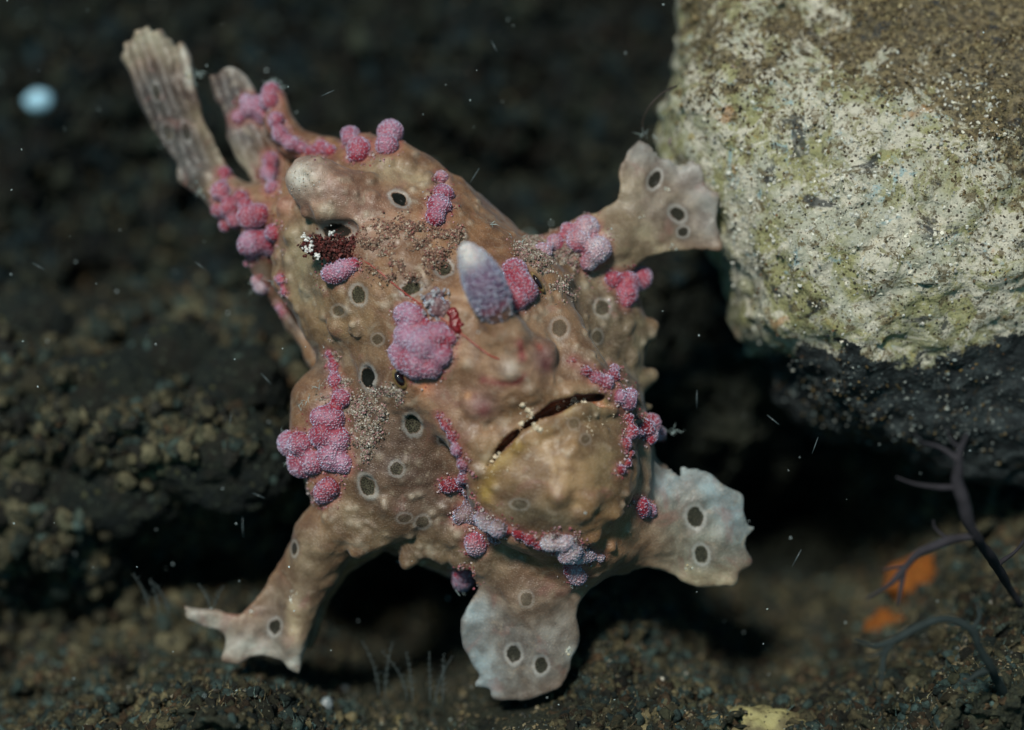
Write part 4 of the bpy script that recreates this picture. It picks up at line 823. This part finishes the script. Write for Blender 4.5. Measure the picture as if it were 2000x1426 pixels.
weed('seaweed', 'dark grey forked seaweed hanging over the orange sponges', [[(1990, 1180, -60, 12), (1950, 1110, 60, 15), (1905, 1045, 180, 17), (1885, 985, 210, 20), (1872, 940, 220, 18), (1872, 890, 230, 12), (1890, 845, 240, 4)], [(1872, 900, 230, 11), (1845, 880, 230, 8), (1805, 868, 235, 4), (1785, 845, 235, 2)], [(1880, 880, 230, 8), (1860, 862, 235, 5), (1850, 838, 235, 2)],
     [(1905, 1045, 180, 13), (1860, 1060, 190, 14), (1800, 1082, 200, 13), (1765, 1110, 210, 13), (1735, 1140, 215, 9), (1692, 1172, 220, 2)], [(1765, 1110, 210, 10), (1758, 1145, 212, 8), (1750, 1180, 215, 3)], [(1770, 1105, 210, 7), (1740, 1108, 212, 5), (1722, 1112, 214, 2)], [(1876, 955, 215, 12), (1830, 948, 220, 8), (1785, 945, 222, 5), (1750, 932, 222, 2)], [(1860, 1060, 190, 7), (1835, 1040, 195, 5), (1828, 1020, 196, 2)], [(1950, 1110, 60, 9), (1985, 1070, 80, 6), (2010, 1030, 90, 3)]], WEED)
weed('seaweed', 'grey-green arching seaweed below the smaller sponge', [[(1985, 1410, 0, 14), (1950, 1340, 100, 16), (1918, 1275, 180, 14), (1895, 1228, 200, 14), (1845, 1208, 210, 11), (1795, 1222, 215, 13), (1750, 1252, 218, 12), (1710, 1262, 220, 7), (1668, 1250, 220, 2)], [(1750, 1252, 218, 11), (1730, 1285, 218, 9), (1722, 1320, 218, 6), (1712, 1352, 218, 2)],
     [(1895, 1228, 200, 10), (1908, 1200, 200, 7), (1906, 1175, 200, 3)], [(1930, 1300, 150, 11), (1900, 1312, 160, 8), (1876, 1335, 165, 3)], [(1745, 1258, 218, 7), (1720, 1278, 220, 5), (1690, 1284, 220, 2)]], WEED2)
# coarse grit over the near seabed (nobody could count it)
def bedgrit(name, boxes, cols, label, rmin, rmax, sink=0.3, mat=None):
    C = []; R = []; K = []
    for (x0, y0, x1, y1, n) in boxes:
        X = rng.uniform(x0, x1, n); Y = rng.uniform(y0, y1, n)
        for x, y in zip(X, Y):
            nz_ = float(vnoise(np.array(x / 75.), np.array(y / 60.), np.array(.5), 15)) + 0.6 * float(vnoise(np.array(x / 28.), np.array(y / 24.), np.array(.5), 16))
            if nz_ < (rng.uniform(-1.8, -0.3) if rmax > 14 else rng.uniform(-1.0, 0.25)): continue
            r = rng.uniform(rmin, rmax) ** 1.0 / 100.; C.append(P(x, y, bed_at(x, y) + 100 * r * sink)); R.append(r); K.append(np.array(cols[rng.integers(len(cols))]) * (0.75 + 0.6 * max(nz_, -.6)))
    big_ = ICO2 if rmax > 14 else None; V, F, cc = grains(np.array(C), np.array(R), np.array(K) * rng.uniform(0.4, 1.3, (len(K), 1)), 0.45, big_); return tag(link(name, make_mesh(name, V, F, mat or (SPECK if big_ else GRAIN), {'Col': np.clip(cc, 0, 1)}, bool(big_))), label, 'grit', kind='stuff')
DK = [(0.05, 0.045, 0.03), (0.10, 0.085, 0.048), (0.02, 0.024, 0.02), (0.19, 0.15, 0.08), (0.04, 0.055, 0.048), (0.2, 0.17, 0.1)]
bedgrit('volcanic_grit', [(-100, 1180, 2100, 1500, 24000), (1650, 930, 2100, 1300, 9000), (1100, 1130, 1500, 1350, 9000), (-100, 560, 650, 1150, 8000), (0, 0, 1350, 600, 4000)], DK, 'coarse dark grit strewn over the seabed', 1.5, 6)
CL = [(0.08, 0.08, 0.045), (0.14, 0.125, 0.07), (0.05, 0.08, 0.07), (0.04, 0.04, 0.028), (0.19, 0.16, 0.085), (0.08, 0.13, 0.12), (0.10, 0.065, 0.035)]
bedgrit('turf_clumps', [(-100, 600, 640, 1120, 6500), (-100, 1120, 700, 1500, 4500), (1650, 900, 2150, 1420, 3500), (1080, 1130, 1700, 1450, 2500), (-100, 330, 640, 640, 800)], CL, 'lumpy algal turf covering the rubble', 4, 14.5, 0.15)
bedgrit('rubble_chunks', [(-100, 600, 640, 1130, 1900), (-100, 1130, 420, 1300, 260)], [(0.09, 0.09, 0.055), (0.15, 0.135, 0.08), (0.06, 0.085, 0.07), (0.035, 0.035, 0.028), (0.19, 0.17, 0.10)], 'heaped broken rubble chunks coated in silt', 9, 26, 0.1)
bedgrit('deep_turf_clumps', [(-100, -100, 1400, 560, 2600)], [(0.006, 0.018, 0.019), (0.018, 0.028, 0.019), (0.018, 0.015, 0.010), (0.05, 0.06, 0.04), (0.012, 0.034, 0.042)], 'dim lumpy turf far down the slope', 10, 28, 0.2)  # turf colours darkened to paint the light falling off down the slope
parts_V = []; parts_F = []; parts_K = []; o_ = 0
for (x0, y0, x1, y1, n_, hl) in [(-50, 1180, 900, 1450, 2600, 20), (1100, 1150, 2050, 1450, 2200, 16), (0, 650, 600, 1100, 1500, 22), (1700, 940, 2050, 1200, 900, 18)]:
    for _ in range(n_):
        x, y = rng.uniform(x0, x1), rng.uniform(y0, y1); b_ = P(x, y, bed_at(x, y)); d_ = np.array((rng.normal() * .5, 0.9, 0.5 + rng.normal() * .4)) * hl / 100. * rng.uniform(.4, 1.3); sd = np.array((0.008, 0, 0.004)); sd2 = np.array((0, 0.004, -0.008))
        m_ = b_ + d_ * .5 + rng.normal(size=3) * .02; e_ = b_ + d_ + rng.normal(size=3) * .05
        parts_V += [b_ - sd, b_ + sd, b_ + sd2, m_ - sd * .7, m_ + sd * .7, m_ + sd2 * .7, e_]; parts_F += [(o_, o_ + 1, o_ + 4), (o_, o_ + 4, o_ + 3), (o_ + 1, o_ + 2, o_ + 5), (o_ + 1, o_ + 5, o_ + 4), (o_ + 2, o_, o_ + 3), (o_ + 2, o_ + 3, o_ + 5), (o_ + 3, o_ + 4, o_ + 6), (o_ + 4, o_ + 5, o_ + 6), (o_ + 5, o_ + 3, o_ + 6)]
        parts_K += [np.array(CL[rng.integers(len(CL))]) * rng.uniform(.8, 2.2)] * 7; o_ += 7
tag(link('algal_hair', make_mesh('algal_hair', np.array(parts_V), np.array(parts_F), GRAIN, {'Col': np.array(parts_K)}, False)), 'short wispy algal hairs standing on the silt', 'algae', kind='stuff')
bedgrit('chip_grit', [(-50, -50, 1350, 560, 110), (0, 560, 650, 1100, 60)], [(0.22, 0.25, 0.19), (0.14, 0.24, 0.24), (0.22, 0.15, 0.06), (0.12, 0.07, 0.05)], 'larger pale chips far down on the dark bottom', 5, 12)
bedgrit('glitter_grit', [(-50, 1190, 2050, 1450, 3800), (1680, 940, 2050, 1300, 1300), (1120, 1140, 1500, 1300, 700), (0, 650, 600, 1100, 500)], [(0.55, 0.55, 0.45), (0.4, 0.5, 0.5), (0.6, 0.5, 0.2), (0.25, 0.3, 0.3)], 'tiny glinting mineral grains in the silt', 0.7, 2.6, 0.8, grain_mat('glint', 0.25, 0.9))
bedgrit('shell_grit', [(-100, 1200, 2100, 1500, 900), (1650, 950, 2100, 1300, 200), (-100, 600, 650, 1100, 220), (0, 0, 1300, 500, 160)], [(0.5, 0.48, 0.4), (0.35, 0.45, 0.42), (0.55, 0.42, 0.2), (0.3, 0.25, 0.15)], 'sparse pale shell grit among the dark grains', 1.5, 5)
def on_rock(name, boxes, cols, label, rmin, rmax, nz=None):
    C = []; R = []; K = []
    for (cx, cy, sx, sy, n) in boxes:
        for i in range(n):
            x = cx + rng.normal() * sx; y = cy + rng.normal() * sy
            if not (1240 < x < 2120 and -120 < y < 930): continue
            s = RG.surf(x, y); q = P(x, y, s); i_ = int((q[0] - RG.lo[0]) / RG.h); j_ = int((q[1] - RG.lo[1]) / RG.h)
            if not (0 <= i_ < RG.n[0] and 0 <= j_ < RG.n[1] and RG.hit[i_, j_]): continue
            r = rng.uniform(rmin, rmax) / 100.; C.append(P(x, y, s + 0)); R.append(r); K.append(cols[rng.integers(len(cols))])
    V, F, cc = grains(np.array(C), np.array(R), np.array(K) * rng.uniform(0.5, 1.25, (len(K), 1))); return tag(link(name, make_mesh(name, V, F, GRAIN, {'Col': np.clip(cc, 0, 1)}, False)), label, 'grit', kind='stuff')
on_rock('brown_silt', [(1850, 70, 230, 90, 9000), (1550, 60, 130, 60, 2500), (1960, 300, 60, 120, 2500), (1500, 200, 120, 60, 700), (1400, 90, 70, 80, 1800)], [(0.06, 0.04, 0.018), (0.13, 0.09, 0.04), (0.2, 0.15, 0.07), (0.03, 0.022, 0.012), (0.32, 0.27, 0.15)], 'brown silt grains settled on top of the pale boulder', 1.2, 4.5)  # grains at the top left edge also darken it as painted shade
on_rock('dark_silt', [(1680, 420, 200, 190, 1400), (1850, 560, 150, 90, 600), (1550, 560, 90, 90, 300)], [(0.03, 0.025, 0.015), (0.07, 0.045, 0.02), (0.02, 0.02, 0.02), (0.16, 0.08, 0.03)], 'dark specks scattered on the white face of the boulder', 1.0, 3.2)
on_rock('chalky_crust', [(1650, 330, 80, 110, 1500), (1880, 240, 70, 60, 500), (1750, 500, 140, 80, 900), (1450, 380, 60, 100, 500)], [(0.62, 0.62, 0.56), (0.5, 0.52, 0.47), (0.68, 0.66, 0.55)], 'chalky white crust flecks on the boulder face', 1.5, 5.0)
on_rock('underside_flecks', [(1740, 800, 130, 45, 1500), (1900, 800, 90, 60, 900), (1620, 770, 60, 40, 400)], [(0.16, 0.20, 0.20), (0.05, 0.07, 0.075), (0.28, 0.31, 0.29), (0.14, 0.10, 0.04), (0.02, 0.025, 0.025), (0.02, 0.025, 0.025)], 'small grey and white flecks on the dark boulder underside', 1.2, 4.0)
STR = plain('strand', (0.03, 0.02, 0.015), 0.5, 0.3)
def strand(name, label, cat, pts, r, mat=STR, group=None):
    p = smooth_path([P(*q) for q in pts], 8); rr = r * (1 - 0.6 * np.linspace(0, 1, len(p))); o = build_poly(name, [tube(p, rr, 6)], mat, None); return tag(o, label, cat, group)
strand('strand', 'thin dark curved strand above the raised fin at the boulder edge', 'strand', [(1322, 168, -40), (1290, 185, -35), (1266, 212, -35), (1255, 240, -40), (1262, 268, -45)], 0.025)
HYD = plain('hydroid', (0.07, 0.09, 0.09), 0.5, 0.4)
def hydroid(label, stems, hgt, wv, mat=HYD):
    root = None; x0, y0 = stems[0]; o0 = P(x0, y0, wv); parts = []
    for (x, y) in stems:
        n = 9; bx = rng.normal() * 0.25; pts = [P(x, y, wv) + np.array((bx * t * t, hgt / 100. * t, 0.15 * t)) for t in np.linspace(0, 1, n)]
        parts.append(tube(np.array(pts), np.linspace(0.012, 0.005, n), 5))
        for k in range(2, n):
            for sd in (-1, 1):
                L = (0.07 * (1 - k / n) + 0.03) * rng.uniform(.5, 1.4); parts.append(tube(np.array([pts[k], pts[k] + np.array((sd * L * .7, L * .8, rng.normal() * .05))]), np.array((0.005, 0.009)), 4))
    parts = [(v, f) for v, f in parts]; o = build_poly('hydroid', parts, mat, None); return tag(o, label, 'hydroid', 'feathery hydroids')
for st, h_, wv, lab in (([(290, 1190), (310, 1200), (330, 1205)], 70, -140, 'feathery hydroid tuft beyond the toe of the far-reaching leg'), ([(740, 1360), (752, 1362)], 110, -120, 'tall thin hydroid in the dark hollow under the belly'), ([(795, 1370), (806, 1372)], 100, -110, 'thin hydroid between the hollow and the bottom fin'),
                        ([(850, 1380), (865, 1376), (840, 1372)], 100, -90, 'hydroid clump next to the bottom fin edge'), ([(410, 1190), (418, 1195)], 50, -100, 'short hydroid growing at the foot tip')):
    hydroid(lab, st, h_, wv)
BEAD = plain('pale_polyp', (0.16, 0.19, 0.20), 0.4, 0.5, 0.5, 9)
tag(lump('polyp', 672, 1350, bed_at(672, 1350) + 25, 11, 12, 11, BEAD, 61, 0.3, ICO3), 'round pale polyp, the higher one of a pair in the silt', 'polyp', 'pale polyps')
tag(lump('polyp', 638, 1378, bed_at(638, 1378) + 30, 13, 17, 12, BEAD, 66, 0.4, ICO3), 'rough pale polyp, the lower one of a pair in the silt', 'polyp', 'pale polyps')
tag(lump('shell_fragment', 75, 196, -950, 30, 22, 16, plain('chalk', (0.35, 0.62, 0.78), 0.4, 0.5, 0.2), 71, 0.25, ICO3), 'small bright blue-white shell chip lying out of focus on the dark bottom', 'shell')
# drifting specks and tiny rods (nobody could count them)
C = []; n_ = 170
for i in range(n_): C.append(P(rng.uniform(0, 2000), rng.uniform(0, 1426), rng.uniform(-350, 350)))
V, F, cc = grains(np.array(C), rng.uniform(0.008, 0.022, n_), np.tile((0.5, 0.6, 0.62), (n_, 1)))
tag(link('drifting_specks', make_mesh('drifting_specks', V, F, GRAIN, {'Col': cc}, False)), 'fine pale specks drifting in the water', 'specks', kind='stuff')
parts = []
for x, y, a, L, wv in [(927, 343, 1.0, 34, 0), (640, 182, 0.4, 28, 40), (1592, 870, 1.25, 34, 60), (1556, 1090, 1.1, 38, 30), (1361, 780, 1.57, 36, -20), (474, 1030, 1.57, 40, -60), (505, 968, -0.4, 26, -40), (1510, 820, -0.7, 30, 20), (75, 520, -0.5, 30, -60), (390, 518, -0.6, 22, -40), (965, 90, -1.1, 24, -60), (450, 820, 1.4, 30, -60), (520, 740, -.8, 30, -30)]:
    a0 = P(x, y, wv); d_ = np.array((math.cos(a), math.sin(a), 0.2)) * L / 200.; parts.append(tube(np.array([a0 - d_, a0, a0 + d_]), np.array((0.004, 0.010, 0.004)), 5))
tag(build_poly('drifting_needles', parts, plain('needle', (0.10, 0.13, 0.14), 0.3, 0.5), None), 'hair-thin pale needles drifting in the water', 'needles', kind='stuff')
print('done')
